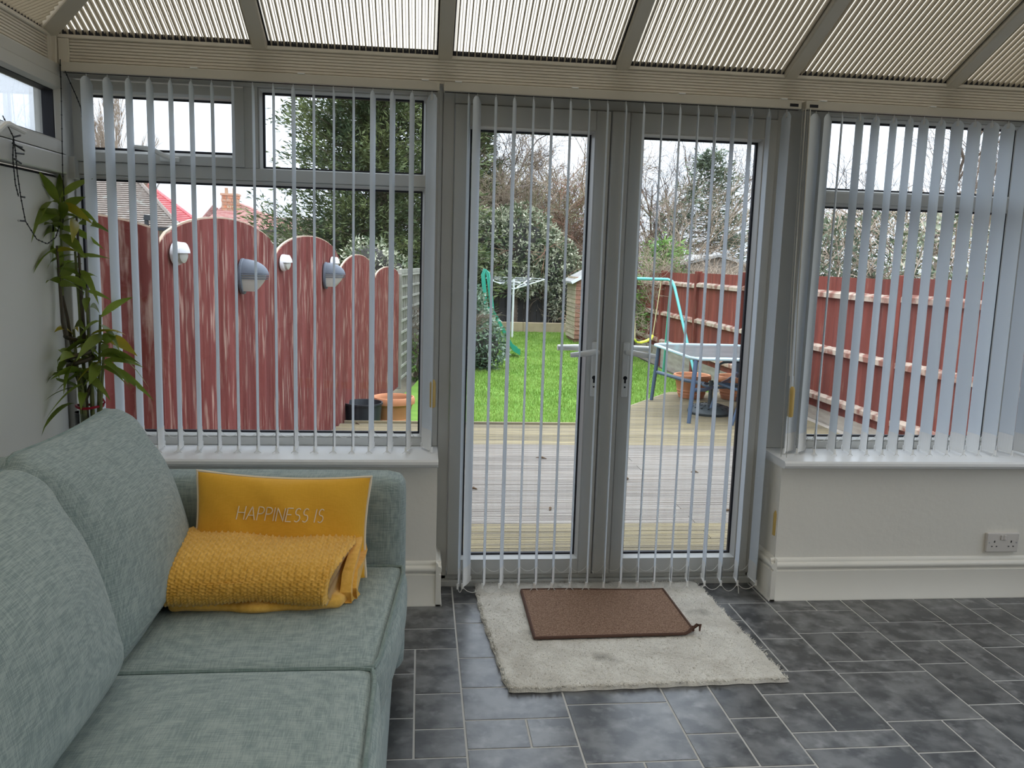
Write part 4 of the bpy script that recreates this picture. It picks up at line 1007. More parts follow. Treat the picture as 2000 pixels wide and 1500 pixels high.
half_lamp(1.56, 1.30, .62, 'large slate grey half round louvred lamp on the fence nearer the house'); half_lamp(3.50, 1.27, .64, 'slate grey half round louvred lamp farther along the fence')

# ---- pots by the left of the deck
def pot(x, y, r, h, z, label):
    t = empty('plant_pot', (x, y, z), label, 'plant pot', 'terracotta pots')
    k = lambda a, b_: (r*a, z+h*b_)
    MB().lathe(x, y, [k(.62, 0), k(.66, .02), k(.72, .18), k(.745, .19), k(.745, .23), k(.73, .24), k(.755, .30), k(.78, .31), k(.78, .35), k(.765, .36), k(.86, .72), k(.90, .76), k(.99, .80), k(1.0, .86), k(.99, .94), k(.95, .99), k(.90, 1.0), k(.86, .98), k(.83, .90), k(.80, .80), k(.001, .79)], 36).build('body', 'terracotta', t, smooth=True)
    MB().lathe(x, y, [k(.80, .80), k(.4, .84), k(.001, .83)], 20).build('soil', 'soil', t, smooth=True)
    return t
pot(-.255, 4.62, .212, .33, GZ, 'wide empty terracotta pot by the end of the red fence')
pot(2.98+.10, 5.62, .215, .27, DZ, 'banded terracotta pot under the left side of the table'); pot(3.56, 5.55, .215, .27, DZ, 'banded terracotta pot behind the table by the dark chair')
t = empty('tub', (-.525, 4.32, GZ), 'low black plastic tub beside the wide terracotta pot', 'tub')
MB().lathe(-.525, 4.32, [(.15, GZ), (.172, GZ+.30), (.182, GZ+.302), (.182, GZ+.32), (.170, GZ+.32), (.165, GZ+.30), (.15, GZ+.22), (.001, GZ+.22)], 32).build('body', 'tub', t, smooth=True)
MB().lathe(-.525, 4.32, [(.155, GZ+.225), (.001, GZ+.23)], 20).build('soil', 'soil', t)

# ---- table, chairs, parasol base on the deck
tb = empty('garden_table', (3.05, 4.75, DZ), 'blue grey metal garden table with a frosted glass top on the deck', 'table')
X0, X1, Y0, Y1, ZT = 2.555, 3.56, 4.07, 5.43, .565
cr = [(X0, Y0+.08), (X0+.08, Y0), (X1-.08, Y0), (X1, Y0+.08), (X1, Y1-.08), (X1-.08, Y1), (X0+.08, Y1), (X0, Y1-.08)]
MB().prism([(lerp(3.057, x, .985), lerp(4.75, y, .985)) for x, y in cr], lambda u, v, w: (u, v, w), ZT-.004, ZT+.003).build('glass_top', 'tableglass', tb)
MB().tube([(x, y, ZT-.004) for x, y in cr], .017, 8, closed=True).build('rim', 'paleblue', tb, smooth=True)  # light on the top edge painted in as paler metal
for x, y, sx, sy in ((X0+.05, Y0+.04, -.045, -.03), (X1-.05, Y0+.04, .04, -.03), (X0+.05, Y1-.05, -.045, .03), (X1-.05, Y1-.05, .04, .03)):
    MB().tube([(x, y, ZT-.02), (x+sx*.5, y+sy*.4, .25), (x+sx, y+sy, DZ)], [.022, .022, .019], 10).build('leg', 'bluemetal', tb, smooth=True)
b = MB(); cxx, cyy = 3.057, 4.75
for x, y in ((X0+.03, Y0+.02), (X1-.03, Y0+.02), (X0+.03, Y1-.03), (X1-.03, Y1-.03)):
    b.tube([(x, y, .26), (lerp(x, cxx, .5), lerp(y, cyy, .5), .215), (lerp(x, cxx, .82), lerp(y, cyy, .82), .21)], .020, 8)
b.tube([(cxx+.14*cos(i*pi/8), cyy+.14*sin(i*pi/8), .21) for i in range(16)], .013, 8, closed=True); b.build('stretcher', 'bluemetal', tb, smooth=True)
def chair(cx, cy, rz_, label, legm='bluemetal'):
    t = empty('garden_chair', (cx, cy, DZ), label, 'chair', 'metal garden chairs')
    f = lambda p: Matrix.Rotation(rz_, 3, 'Z') @ p + Vector((cx, cy, DZ))
    w = .24
    for s in (-1, 1):
        MB().tube([(s*w, -.26, 0), (s*w, -.20, .22), (s*w, -.18, .52), (s*w*1.02, -.12, .545), (s*w*1.02, .12, .545), (s*w, .20, .52)], .014, 8).xf(f).build('arm', 'bluemetal', t, smooth=True)
        MB().tube([(s*w, .30, 0), (s*w, .14, .30), (s*w, .20, .52), (s*w*.95, .30, .88)], .014, 8).xf(f).build('leg', legm, t, smooth=True)
    MB().tube([(-w, -.18, .33), (w, -.18, .33), (w, .16, .31), (-w, .16, .31)], .013, 8, closed=True).xf(f).build('seat_frame', 'bluemetal', t, smooth=True)
    m = MB()
    for i in range(9):
        for j in range(7):
            a, c_ = -w+.012+i*(2*w-.024)/8, -.17+j*.33/6; m.v.append((a, c_, .325-.02*(c_+.17)/.33-.02*(1-((i-4)/4)**2)))
    for i in range(8):
        for j in range(6): m.f.append((i*7+j, i*7+j+1, (i+1)*7+j+1, (i+1)*7+j))
    m.xf(f).build('seat', 'darkplastic', t, smooth=True, fix=False)
    m = MB()
    for i in range(9):
        for j in range(7):
            q = j/6; m.v.append(((-w*.97+.01+i*(2*w*.97-.02)/8), lerp(.20, .30, q)+.025*(1-((i-4)/4)**2), lerp(.42, .88, q)))
    for i in range(8):
        for j in range(6): m.f.append((i*7+j, i*7+j+1, (i+1)*7+j+1, (i+1)*7+j))
    m.xf(f).build('backrest', 'darkplastic', t, smooth=True, fix=False)
chair(3.18, 4.27, radians(-82), 'dark blue metal garden chair tucked in at the near end of the table')
t = empty('parasol_base', (2.95, 4.62, DZ), 'round dark ribbed parasol base under the garden table', 'parasol base')
MB().lathe(2.95, 4.62, [(.215, DZ), (.225, DZ+.025), (.215, DZ+.05), (.16, DZ+.085), (.05, DZ+.10), (.03, DZ+.10)], 32).build('weight', 'darkplastic', t, smooth=True)
MB().tube([(2.95, 4.62, DZ+.09), (2.95, 4.62, DZ+.34)], .022, 10).build('tube', 'darkplastic', t, smooth=True)
b = MB()
for i in range(16): a = i*pi/8; b.obox((2.95+.10*cos(a), 4.62+.10*sin(a), DZ+.093), (2.95+.19*cos(a), 4.62+.19*sin(a), DZ+.068), .016, .014)
b.build('ribs', 'tub', t)

# ---- right boundary fence with rails on the garden side
RFX = 4.0
yy = -.44; k = 0
while yy < 13.5:
    y1 = yy+1.76
    far = k
    fe = empty('boarded_fence', (RFX, (yy+y1)/2, GZ), 'red brown close boarded fence panel with pale rails, panel %s from the house corner' % ['first', 'second', 'third', 'fourth', 'fifth', 'sixth', 'seventh', 'eighth', 'ninth'][k], 'fence', 'close boarded panels of the right hand fence')
    zt = 1.42-.011*(yy+2)
    n = 14
    for i in range(n):
        a = yy+.05+(1.70)*i/n; e = a+1.70/n+.008
        b = MB(); b.add([(RFX+.010-.008*(s == e), s, z) for s, z in ((a, .05), (e, .05), (e, zt), (a, zt))]+[(RFX+.028, s, z) for s, z in ((a, .05), (e, .05), (e, zt), (a, zt))], [(0, 1, 2, 3), (7, 6, 5, 4), (0, 4, 5, 1), (1, 5, 6, 2), (2, 6, 7, 3), (3, 7, 4, 0)]); b.build('fence_board', 'redwood2', fe)
    for z in (zt-.17, .665-.008*yy*.5, .17): MB().prism([(RFX+.006, z-.032), (RFX+.006, z+.036), (RFX-.042, z+.012), (RFX-.042, z-.032)], lambda u, v, w: (u, w, v), yy+.045, y1-.045).build('rail', 'railwood', fe)
    MB().box(RFX+.0, RFX+.03, yy+.04, y1-.04, GZ-.02, .05).build('gravel_board', 'shedgrey', fe)
    MB().box(RFX-.045, RFX+.045, yy-.045, yy+.045, GZ, zt+.04).build('post', 'redwood2', fe, bevel=.006)
    yy = y1; k += 1
MB().box(3.86, 3.99, .1, 5.9, GZ, DZ-.02).build('trim_8', 'shedgrey', None, 'grey timber edging between the deck and the right fence', 'edging', kind='structure')

# ---- swing
sw = empty('swing', (3.0, 8, GZ), 'turquoise tubular swing frame beside the right fence', 'swing frame')
SY, SZ, SXR, SXL = 8.0, 1.225, 3.44, 2.45
MB().tube([(SXL, SY, SZ), (SXR, SY, SZ)], .022, 10).build('top_bar', 'turq', sw, smooth=True)
for x, s in ((SXR, 1), (SXL, -1)):
    for sy in (-.85, .85):
        MB().tube([(x, SY, SZ), (x+s*.05, SY+sy*.04, SZ-.02), (x+s*.075, SY+sy*.1, SZ-.10), (x+s*.26 if s > 0 else x-.02, SY+sy, GZ)], .020, 10).build('leg', 'turq', sw, smooth=True)
    MB().tube([(x+s*(.18 if s > 0 else .04), SY-.50, .30), (x+s*(.18 if s > 0 else .04), SY+.50, .30)], .012, 8).build('brace', 'turq', sw, smooth=True)
se = empty('hanging_swing', (3.12, 7.97, .36), 'yellow plastic swing seat on thin ropes under the turquoise bar', 'swing')
pts = [(2.985, 7.9, .375), (3.01, 7.92, .335), (3.08, 7.96, .325), (3.17, 8.0, .345), (3.25, 8.03, .375), (3.275, 8.04, .42)]
m = MB()
for i, p in enumerate(pts):
    for dy in (-.055, .055):
        for dz in (0, .018): m.v.append((p[0], p[1]+dy, p[2]+dz))
for i in range(len(pts)-1):
    a, c_ = 4*i, 4*i+4; m.f += [(a, a+2, c_+2, c_), (a+1, c_+1, c_+3, a+3), (a, c_, c_+1, a+1), (a+2, a+3, c_+3, c_+2)]
m.f += [(0, 1, 3, 2), tuple(4*(len(pts)-1)+q for q in (0, 2, 3, 1))]
m.build('seat', 'yellow', se, smooth=True, ang=50)
for p, q in ((pts[0], (2.965, 8, SZ-.02)), (pts[-1], (3.345, 8, SZ-.02))): MB().tube([p, Vector(p).lerp(Vector(q), .5), q], .0065, 6).build('rope', 'rope', se, smooth=True)

# ---- rotary drier, slide, shed
ro_ = empty('rotary_airer', (1.985, 14.6, GZ), 'white rotary washing line opened out on the far lawn', 'washing line')
ax_, ay_ = 1.985, 14.6
MB().tube([(ax_, ay_, GZ), (ax_, ay_, 1.02)], .025, 10).build('pole', 'white', ro_, smooth=True)
ends = []
for dx_, dy_ in ((-.62, -.25), (.66, -.1), (-.55, .5), (.45, .55)):
    e = Vector((ax_+dx_, ay_+dy_, 1.03)); ends.append(e)
    MB().tube([(ax_, ay_, .80), e], .014, 8).build('arm', 'white', ro_, smooth=True); MB().tube([(ax_, ay_, .98), Vector((ax_, ay_, .80)).lerp(e, .45)], .010, 6).build('strut', 'white', ro_, smooth=True)
b = MB(); order = [ends[0], ends[1], ends[3], ends[2]]
for q in (.35, .5, .65, .8, .97):
    b.tube([Vector((ax_, ay_, .80)).lerp(e, q)+Vector((0, 0, .02)) for e in order], .003, 4, closed=True)
b.build('line', 'white', ro_, kind='stuff', fix=False)
sl = empty('garden_slide', (1.15, 11, GZ), 'green plastic garden slide half hidden behind the evergreen shrub', 'slide')
for yo in (-.20, .2):
    MB().tube([(1.14, 11+yo, .45), (1.08, 11+yo, .95), (1.06, 11+yo, 1.16), (1.09, 11+yo, 1.25), (1.14, 11+yo, 1.20), (1.18, 11+yo, .95), (1.24, 11+yo, .50)], .022, 10).build('handrail', 'green', sl, smooth=True)
    MB().tube([(1.06, 11+yo, .50), (.88, 11+yo, GZ)], .022, 10).build('leg', 'green', sl, smooth=True)
m = MB(); P_ = [(1.14, .53), (1.26, .45), (1.40, .22), (1.52, .0), (1.60, -.13), (1.72, -.2)]
for x, z in P_:
    for yo, dz in ((-.22, .10), (-.21, .0), (.21, .0), (.22, .10)): m.v.append((x, 11+yo, z+dz))
for i in range(len(P_)-1):
    for j in range(3): m.f.append((4*i+j, 4*i+j+1, 4*i+j+5, 4*i+j+4))
m.build('chute', 'green', sl, smooth=True, fix=False)
MB().box(1.02, 1.16, 10.8, 11.2, .44, .50).build('platform', 'green', sl, bevel=.01)
sh = empty('garden_shed', (3.75, 14.2, GZ), 'small red brown slatted shed with a pale roof edge at the end of the lawn', 'shed')
sx0, sx1, sy0, sy1 = 3.20, 4.2, 13.75, 14.75
for i in range(14):
    z = GZ+.08+i*.092; MB().prism([(sy0, z), (sy0-.018, z), (sy0-.006, z+.094), (sy0, z+.094)], lambda u, v, w: (w, u, v), sx0, sx1).build('shiplap_board', 'shedwood', sh)
    MB().prism([(sx0, z), (sx0-.018, z), (sx0-.006, z+.094), (sx0, z+.094)], lambda u, v, w: (u, w, v), sy0, sy1).build('shiplap_board', 'shedtan', sh)
MB().box(sx0+.01, sx1, sy0+.01, sy1, GZ, 1.05).build('carcass', 'shedwood', sh)
MB().prism([(sx0-.12, .98), (sx0-.12, 1.02), (3.7, 1.36), (4.36, 1.0), (4.36, .96), (3.7, 1.31)], lambda u, v, w: (u, w, v), sy0-.1, sy1+.1).build('roof', 'felt', sh)
MB().obox((sx0-.12, sy0-.11, 1.0), (3.7, sy0-.11, 1.34), .02, .06).build('barge_board', 'white', sh)
# neighbour's grey shed over the right fence
gs = empty('garden_shed', (5.6, 12.6, GZ), 'silvered timber shed with a low pitched roof behind the right fence', 'shed')
for i in range(18):
    z = GZ+.1+i*.098
    hw = .66 if z < 1.36 else max(.05, .66*(1.60-z)/.20)
    MB().prism([(12.0, z), (11.982, z), (11.994, z+.10), (12.0, z+.10)], lambda u, v, w: (w, u, v), 5.56-hw, 5.56+hw).build('shiplap_board', 'shedgrey', gs)
MB().box(4.92, 6.2, 12.01, 13.6, GZ, 1.36).build('carcass', 'shedgrey', gs)
MB().prism([(4.80, 1.41), (4.80, 1.46), (5.56, 1.645), (6.32, 1.46), (6.32, 1.41), (5.56, 1.595)], lambda u, v, w: (u, w, v), 11.9, 13.7).build('roof', 'felt', gs)
# end of the garden: timber edging and dark back fence
for i in range(3): MB().box(.3+i*1.05, 1.345+i*1.05, 16.05, 16.15, GZ-.05, -.02).build('timber_edging', 'sleeper', None, 'tan timber edging sleeper across the end of the lawn, %s' % ['behind the shrub', 'under the washing line', 'nearest the small shed'][i], 'edging', 'timber edging at the end of the lawn', bevel=.008)
bf = empty('back_fence', (2.2, 17.6, GZ), 'dark board fence at the end of the garden', 'fence')
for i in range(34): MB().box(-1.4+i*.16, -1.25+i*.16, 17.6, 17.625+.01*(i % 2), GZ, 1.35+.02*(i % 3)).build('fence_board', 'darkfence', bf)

# ---- plants
def scatter(m, pts_fn, n, size, rs, flat=.0):
    for k in range(n):
        p, dv = pts_fn(); l = size*rs.uniform(.6, 1.4); w = l*rs.uniform(.3, .5)
        d = Vector((rs.gauss(0, 1), rs.gauss(0, 1), rs.gauss(0, 1))).normalized()*(1-flat) + dv*flat
        d.normalize(); s = d.orthogonal().normalized()
        s = (Matrix.Rotation(rs.uniform(0, 6.28), 3, d) @ s)
        m.add([p-s*w*.5+d*l*.3, p, p+s*w*.5+d*l*.35, p+d*l], [(0, 1, 2, 3)])
def blob_pts(rs, blobs, shell=.75):
    tot = sum(b[3]*b[4] for b in blobs)
    def fn():
        q = rs.uniform(0, tot)
        for bx in blobs:
            q -= bx[3]*bx[4]
            if q <= 0: break
        cx_, cy_, cz_, r1, r2, r3 = bx[0], bx[1], bx[2], bx[3], bx[5] if len(bx) > 5 else bx[3], bx[4]
        d = Vector((rs.gauss(0, 1), rs.gauss(0, 1), rs.gauss(0, 1))).normalized(); k = rs.uniform(shell, 1.05)
        return Vector((cx_+d.x*r1*k, cy_+d.y*r2*k, max(GZ, cz_+d.z*r3*k))), d
    return fn
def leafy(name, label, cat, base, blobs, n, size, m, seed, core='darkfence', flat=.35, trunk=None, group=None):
    t = empty(name, base, label, cat, group); rs = random.Random(seed); f = MB(); scatter(f, blob_pts(rs, blobs), n, size, rs, flat)
    f.build('foliage', m, t, kind='stuff', fix=False)
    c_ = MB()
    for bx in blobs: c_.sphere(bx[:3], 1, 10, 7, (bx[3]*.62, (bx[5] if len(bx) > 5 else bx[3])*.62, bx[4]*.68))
    if core: c_.build('dark_core', core, t, fix=False)  # solid dark core added to block the view through the leaves
    MB().tube([base, (base[0]+.03, base[1], blobs[0][2])], [.08, .04], 7).build('trunk', 'trunk', t, smooth=True)
    return t
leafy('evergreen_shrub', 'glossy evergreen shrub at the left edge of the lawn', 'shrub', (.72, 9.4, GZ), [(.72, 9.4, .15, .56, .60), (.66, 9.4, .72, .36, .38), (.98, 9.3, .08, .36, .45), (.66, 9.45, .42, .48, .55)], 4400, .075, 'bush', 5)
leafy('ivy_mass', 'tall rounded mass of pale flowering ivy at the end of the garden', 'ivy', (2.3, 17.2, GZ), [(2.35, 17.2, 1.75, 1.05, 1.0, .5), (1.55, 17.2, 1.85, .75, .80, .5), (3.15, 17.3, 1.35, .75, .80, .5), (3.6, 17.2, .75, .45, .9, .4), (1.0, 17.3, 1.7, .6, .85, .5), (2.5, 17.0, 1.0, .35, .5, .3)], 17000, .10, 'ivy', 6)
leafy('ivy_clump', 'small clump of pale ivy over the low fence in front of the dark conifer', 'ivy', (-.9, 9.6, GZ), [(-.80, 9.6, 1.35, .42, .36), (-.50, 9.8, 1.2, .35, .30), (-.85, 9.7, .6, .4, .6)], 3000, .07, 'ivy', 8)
def conifer(name, label, base, h, rad, nb, m, seed, zlo=.1, leafn=26, size=.13, up=.25, group=None, ragged=.35):
    t = empty(name, base, label, 'tree', group); rs = random.Random(seed); B0 = Vector(base)
    MB().tube([B0, B0+Vector((.05, 0, h*.5)), B0+Vector((0, 0, h*.97))], [.03*h, .016*h, .004*h], 8).build('trunk', 'trunk', t, smooth=True)
    f = MB(); w = MB()
    for k in range(nb):
        z = h*lerp(zlo, .98, rs.random()**1.15); rr = rad*(1-(z/h))**.75*rs.uniform(1-ragged, 1.1)+.1; a = rs.uniform(0, 6.283)
        d = Vector((cos(a), sin(a), 0)); st = B0+Vector((0, 0, z)); en = st+d*rr+Vector((0, 0, rr*rs.uniform(-.12, up)))
        w.tube([st, st.lerp(en, .5)-Vector((0, 0, rr*.06)), en], [.012+.006*rr, .008, .003], 3, cap=False)
        for i in range(leafn):
            q = rs.random()**.6; p = st.lerp(en, q)-Vector((0, 0, rr*.06*(1-(2*q-1)**2))); sp = .10+.16*rr*(1-q)*.8
            p = p+Vector((rs.gauss(0, sp), rs.gauss(0, sp), rs.gauss(0, sp*.6)))
            dd = (d*.8+Vector((rs.gauss(0, .5), rs.gauss(0, .5), rs.gauss(.25, .35)))).normalized(); l = size*rs.uniform(.6, 1.7); s = dd.cross(Vector((rs.gauss(0, 1), rs.gauss(0, 1), 1))).normalized()*l*.13
            f.add([p, p+dd*l*.5-s, p+dd*l, p+dd*l*.5+s], [(0, 1, 2, 3)])
    w.build('branches', 'twigdark', t, kind='stuff', fix=False); f.build('foliage', m, t, kind='stuff', fix=False)
conifer('cypress_tree', 'large dark feathery cypress tree seen through the left window', (-.95, 14.6, GZ), 8.6, 2.9, 760, 'conifer', 11, .06, 160, .105, .35, None, .5)
conifer('cypress_tree', 'second dark cypress just behind the ivy left of the doors', (1.15, 19.5, GZ), 7.0, 1.7, 380, 'conifer', 12, .05, 130, .115, .35)
conifer('cedar_tree', 'blue green cedar with open crown beyond the grey shed', (7.6, 18.6, GZ), 4.7, 2.5, 130, 'cedar', 13, .12, 60, .12, .35, None, .6)
conifer('young_fir', 'small bright green fir behind the turquoise swing bar', (4.27, 11.2, GZ), 2.1, .62, 150, 'brightcon', 14, .25, 24, .085, .45)
def bare(name, label, base, h, spread, m, seed, lv=5, lean=(0, 0), group=None, n0=5, thick=.012, bushy=False, droop=0.0, rmin=.0035):
    wob = min(1, spread*1.3)
    t = empty(name, base, label, 'shrub' if bushy else 'tree', group); rs = random.Random(seed); f = MB(); tk = MB()
    def grow(p, d, l, r, lev):
        n = 3; pts = [p]; q = p; dd = d
        for i in range(n):
            dd = (dd+Vector((rs.gauss(0, .12)*wob, rs.gauss(0, .12)*wob, rs.gauss(.02-droop, .10)))).normalized(); q = q+dd*l/n; pts.append(q)
        (tk if lev == lv else f).tube(pts, [r, r*.85, r*.7, r*.55], 5 if lev > 3 else 3, cap=False)
        if lev == 0: return
        for k in range(rs.randint(2, 4) if lev < lv else n0):
            s = pts[rs.randint(1, 3)] if lev < lv or not bushy else pts[rs.randint(0, 3)]
            a = rs.uniform(0, 6.28); o = dd.orthogonal().normalized(); o = Matrix.Rotation(a, 3, dd) @ o
            nd = (dd*rs.uniform(.7, 1.1)+o*rs.uniform(.35, .95)*spread).normalized()
            grow(s, nd, l*rs.uniform(.55, .85), max(r*.58, rmin), lev-1)
    starts = 1 if not bushy else 7
    for k in range(starts):
        d = Vector((lean[0]+(rs.uniform(-.5, .5) if bushy else 0), lean[1]+(rs.uniform(-.3, .3) if bushy else 0), 1)).normalized()
        grow(Vector(base)+Vector((rs.uniform(-.4, .4), rs.uniform(-.3, .3), 0) if bushy else (0, 0, 0)), d, h*.36, h*thick, lv)
    tk.build('trunk', m, t, fix=False, smooth=True)
    if f.v: f.build('branches', m, t, kind='stuff', fix=False)
for i, (x, y, h, s) in enumerate(((1.7, 19.3, 5.6, 31), (3.0, 19.0, 6.2, 32), (3.9, 18.4, 5.2, 33), (2.4, 20.3, 6.6, 34))):
    bare('bare_tree', 'tangled leafless %s tree behind the ivy, %s' % (['pale', 'tall brown', 'low reddish', 'tallest grey'][i], ['next to the cypress', 'above the middle of the ivy', 'above the small shed', 'farthest back'][i]), (x, y, GZ), h, 1.0, ['twig', 'twig', 'twig', 'twigdark'][i], s, 6, n0=6, rmin=.006, group='bare trees behind the ivy')
for i, (x, y, h, s, m_) in enumerate(((1.9, 19.6, 4.9, 35, 'twig'), (3.0, 19.5, 5.0, 36, 'twigolive'), (4.1, 19.0, 4.7, 37, 'twigred'), (1.2, 19.8, 4.4, 38, 'twigolive'))):
    bare('bare_shrub', ['tall thicket of pale arching twigs rising over the ivy', 'tall thicket of olive twigs over the ivy centre', 'reddish brown twig thicket above the small shed', 'olive twig thicket beside the cypress'][i], (x, y, GZ), h, 1.0, m_, s, 5, n0=7, bushy=True, thick=.006, rmin=.007, group='twig thickets behind the ivy')
for i, (x, y, h, s) in enumerate(((6.7, 22, 7.0, 41), (8.2, 22.5, 7.3, 42), (6.0, 16.5, 4.2, 43))):
    bare('bare_tree', ['leafless tree with spreading dark branches left of the cedar', 'leafless tree rising above the cedar', 'low leafless tree just over the grey shed'][i], (x, y, GZ), h, .9, ['twigdark', 'twigdark', 'twig'][i], s, 6, n0=6, group='bare trees by the cedar')
for i, (x, y, h, s) in enumerate(((8.6, 10.0, 6.2, 51), (9.5, 8.6, 6.0, 52))):
    bare('bare_tree', ['thin leafless tree above the hedge at the left of the right window', 'thin leafless tree above the hedge beyond the closed vanes'][i], (x, y, GZ), h, .75, 'twigdark', s, 6, n0=5, group='bare trees over the right fence')
for i, (x, y, h, s) in enumerate(((4.6, 10.4, 2.4, 61), (4.55, 12.3, 2.6, 62), (3.6, 11.8, 1.6, 63))):
    bare('bare_shrub', ['leafless twiggy shrub behind the swing', 'leafless twiggy shrub beside the small shed', 'low tangled shrub under the swing bar'][i], (x, y, GZ), h, 1.1, ['twig', 'twigdark', 'twig'][i], s, 5, n0=5, bushy=True, thick=.008, group='bare shrubs at the lawn edge')
for i, (x, y) in enumerate(((5.3, 7.5), (5.3, 6.0), (5.4, 4.3))):
    nm_ = ['behind the third panel of the right fence', 'behind the right fence opposite the table', 'behind the right fence nearest the house', 'behind the far end of the right fence'][i]
    t = leafy('hedge_shrub', 'twiggy brown and green hedge shrub ' + nm_, 'hedge', (x, y, GZ), [(x, y, 1.45, .75, .72, .95), (x, y+.3, .7, .6, .8, .9)], 4200, .075, ['ivy', 'cedar', 'ivy', 'cedar'][i], 70+i, None, .2, group='hedge shrubs over the right fence')
    rs = random.Random(80+i); f = MB()
    for k in range(900):
        p = Vector((x+rs.gauss(0, .4), y+rs.gauss(0, .5), rs.uniform(.6, 2.1))); d = Vector((rs.gauss(0, .6), rs.gauss(0, .6), rs.uniform(.1, 1))).normalized()*rs.uniform(.15, .4)
        f.tube([p, p+d*.5+Vector((0, 0, .02)), p+d], [.006, .005, .003], 3, cap=False)
    f.build('twigs', 'twig', t, kind='stuff', fix=False)
bare('poplar_tree', 'tall slim leafless poplar far away at the top left', (-15.6, 42, GZ), 10.2, .17, 'twig', 91, 6, n0=6, thick=.008, rmin=.008, group='far poplars'); bare('poplar_tree', 'shorter slim leafless poplar right of the tall one', (-14.3, 43, GZ), 7.6, .17, 'twig', 92, 6, n0=5, thick=.008, rmin=.008, group='far poplars')
bare('bare_shrub', 'tangled dry climber on the grey trellis', (-.10, 8.3, GZ), 1.3, .6, 'twigdark', 93, 5, n0=5, bushy=True, thick=.006)
leafy('ground_shrub', 'low yellow green plant at the foot of the trellis', 'shrub', (-.02, 8.3, GZ), [(-.02, 8.3, .0, .2, .35)], 420, .07, 'brightcon', 94, None)

# ---- houses beyond the left fence
def roof_face(par, a, b_, c_, d, m, rows, kind='courses'):
    """tiled slope: eave a-b, ridge d-c, laid in overlapping courses"""
    a, b_, c_, d = map(Vector, (a, b_, c_, d)); nrm = (b_-a).cross(d-a)
    if nrm.length < 1e-6: nrm = (b_-a).cross(c_-a)
    nrm.normalize(); nrm = nrm if nrm.z > 0 else -nrm; m_ = MB()
    for i in range(rows):
        t0, t1 = i/rows, (i+1.15)/rows; t1 = min(1, t1)
        p = [a.lerp(d, t0)+nrm*.07, b_.lerp(c_, t0)+nrm*.07, b_.lerp(c_, t1)+nrm*.01, a.lerp(d, t1)+nrm*.01]; q = [a.lerp(d, t0), b_.lerp(c_, t0)]
        m_.add(p+q, [(0, 1, 2, 3), (4, 5, 1, 0)])
    m_.build('roof_slope', m, par, fix=False)
def house(label, re_, ee, le, depth, ze_floor, m, rows, wallm='render', brx=None):
    """hipped house: right ridge end re_, right eave corner ee, left eave x le"""
    t = empty('house', (ee.x, ee.y, GZ), label, 'house')
    run = re_.y-ee.y; yb = ee.y+2*run
    fl = Vector((le, ee.y, ee.z)); rl_ = Vector((le, re_.y, re_.z)); br = Vector((brx if brx is not None else ee.x, yb, ee.z)); bl_ = Vector((le, yb, ee.z))
    roof_face(t, fl, ee, re_, rl_, m, rows); roof_face(t, ee, br, re_, re_, m, rows); roof_face(t, br, bl_, rl_, re_, m, rows)
    MB().tube([ee+Vector((0, 0, .05)), re_+Vector((0, 0, .06))], .10, 6).tube([re_, rl_], .10, 6).build('ridge_tiles', m, t)
    MB().box(le, min(ee.x, br.x)-.35, ee.y+.35, yb-.35, GZ, ee.z+.02).build('wall', wallm, t)
    MB().box(le, ee.x+.1, ee.y-.12, ee.y+.02, ee.z-.12, ee.z).build('gutter', 'tub', t)
    for k in range(3):
        xw = ee.x-1.6-k*3.2; MB().box(xw-.6, xw+.6, ee.y+.30, ee.y+.36, GZ+1.0, GZ+2.2).build('window', 'window', t)
    return t
hA = house('house with a brown tiled hipped roof above the red fence at the left', Vector((-14.07, 40.00, 5.02)), Vector((-10.46, 35.00, 2.34)), -26, 10, 0, 'rooftile', 26, brx=Vector((-13.22, 45.00, 2.57)).x)
hB = house('house with a bright red tiled roof behind the brown roof', Vector((-16.90, 52.00, 5.31)), Vector((-12.69, 47.00, 2.95)), -28, 10, 0, 'roofred', 20, brx=Vector((-15.26, 57.00, 3.24)).x)
hC = house('house with a weathered pink roof and brick chimney', Vector((-12.99, 60.00, 4.74)), Vector((-7.58, 52.00, 2.80)), Vector((-14.07, 52.00, 2.96)).x, 10, 0, 'roofpink', 22)
e1_, r1_ = Vector((-14.07, 52.00, 3.09)), Vector((-14.96, 60.00, 4.67))
roof_face(hC, Vector((e1_.x, 68, e1_.z)), e1_, r1_, r1_, 'roofpink', 22)
ch = Vector((-13.28, 58.00, 4.19)); b0 = ch.z-1.0; zt_ = Vector((-13.27, 58.00, 5.24)).z
nb = 9
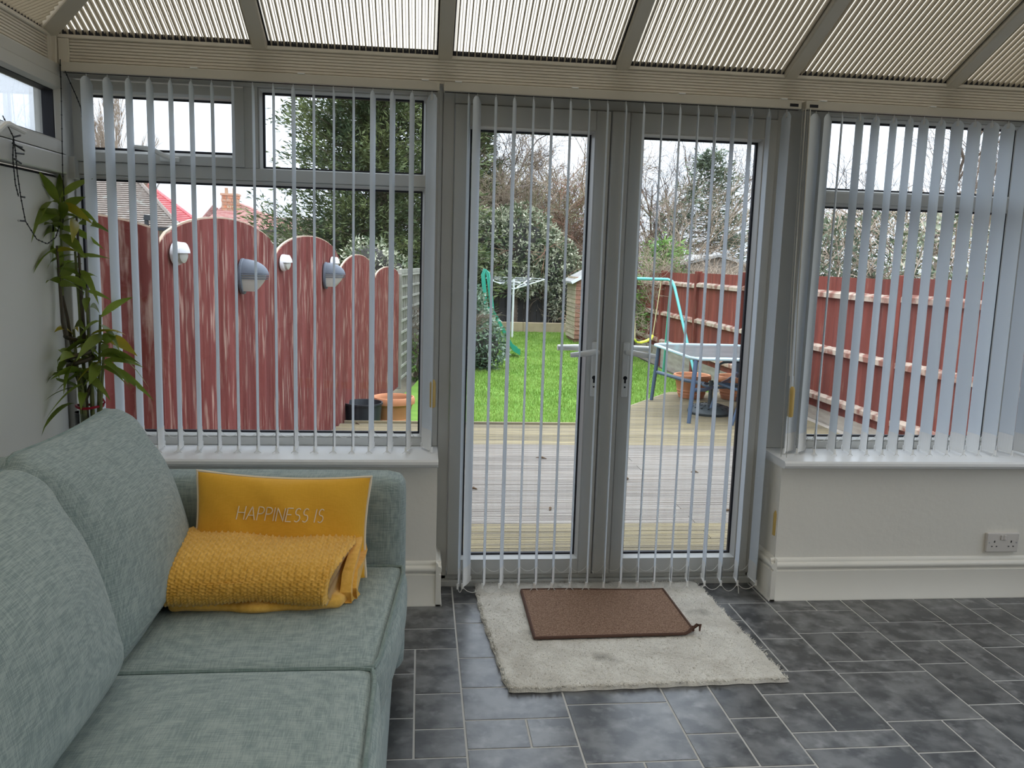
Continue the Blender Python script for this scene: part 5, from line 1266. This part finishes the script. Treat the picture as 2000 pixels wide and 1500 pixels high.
for i in range(nb):
    z0 = lerp(b0, zt_, i/nb); z1 = lerp(b0, zt_, (i+1)/nb)
    for j in range(3):
        xa = ch.x-.52+j*.35+(.0 if i % 2 else .06); MB().box(xa, xa+.33, ch.y-.4, ch.y+.5, z0+.012, z1-.012).build('brick', 'brick', hC)
MB().box(ch.x-.50, ch.x+.53, ch.y-.37, ch.y+.47, b0, zt_-.02).build('chimney_core', 'pot', hC); MB().box(ch.x-.58, ch.x+.62, ch.y-.46, ch.y+.56, zt_-.02, zt_+.12).build('chimney_cap', 'pot', hC)
for dx_ in (-.25, .28): MB().lathe(ch.x+dx_, ch.y, [(.13, zt_+.12), (.11, zt_+.45), (.13, zt_+.5), (.09, zt_+.5)], 12).build('chimney_pot', 'pot', hC, smooth=True)
b = MB(); p0 = Vector((ch.x+.3, ch.y-.1, zt_+.1)); b.tube([p0, p0+Vector((.02, 0, 1.0))], .03, 5); q0 = p0+Vector((-.9, 0, 1.2)); q1 = p0+Vector((.35, 0, .75)); b.tube([q0, q1], .025, 5)
for i in range(6): c_ = q0.lerp(q1, i/5); b.tube([c_+Vector((-.06, 0, -.18)), c_+Vector((.06, 0, .18))], .018, 4)
b.build('aerial', 'white', hC, fix=False)
MB().obox(Vector((-11.80, 34.80, 2.68)), Vector((-11.78, 34.80, 1.94)), .14, .14, (0, 1, 0)).obox(Vector((-11.88, 34.80, 2.77)), Vector((-11.44, 34.80, 2.69)), .22, .22).build('downpipe', 'tub', hA)
hD = house('house with a low grey brown roof beside the cypress', Vector((-8.45, 75.00, 4.43)), Vector((-4.37, 68.00, 2.82)), Vector((-14.67, 68.00, 2.49)).x, 10, 0, 'rooftile', 16)
for i, (p_, q_) in enumerate((((-13.06, 66.00, 3.50), (-13.03, 66.00, 5.41)), ((-12.47, 66.00, 3.32), (-12.45, 66.00, 5.19)), ((-11.48, 66.00, 3.15), (-11.46, 66.00, 5.15)))): MB().tube([p_, q_], .05, 5).build('roof_pole', 'white', None, 'thin pale pole above the far roof, %s of three' % ['tallest, nearest the chimney', 'middle one', 'nearest the cypress'][i], 'pole', 'thin poles over the far roofs')
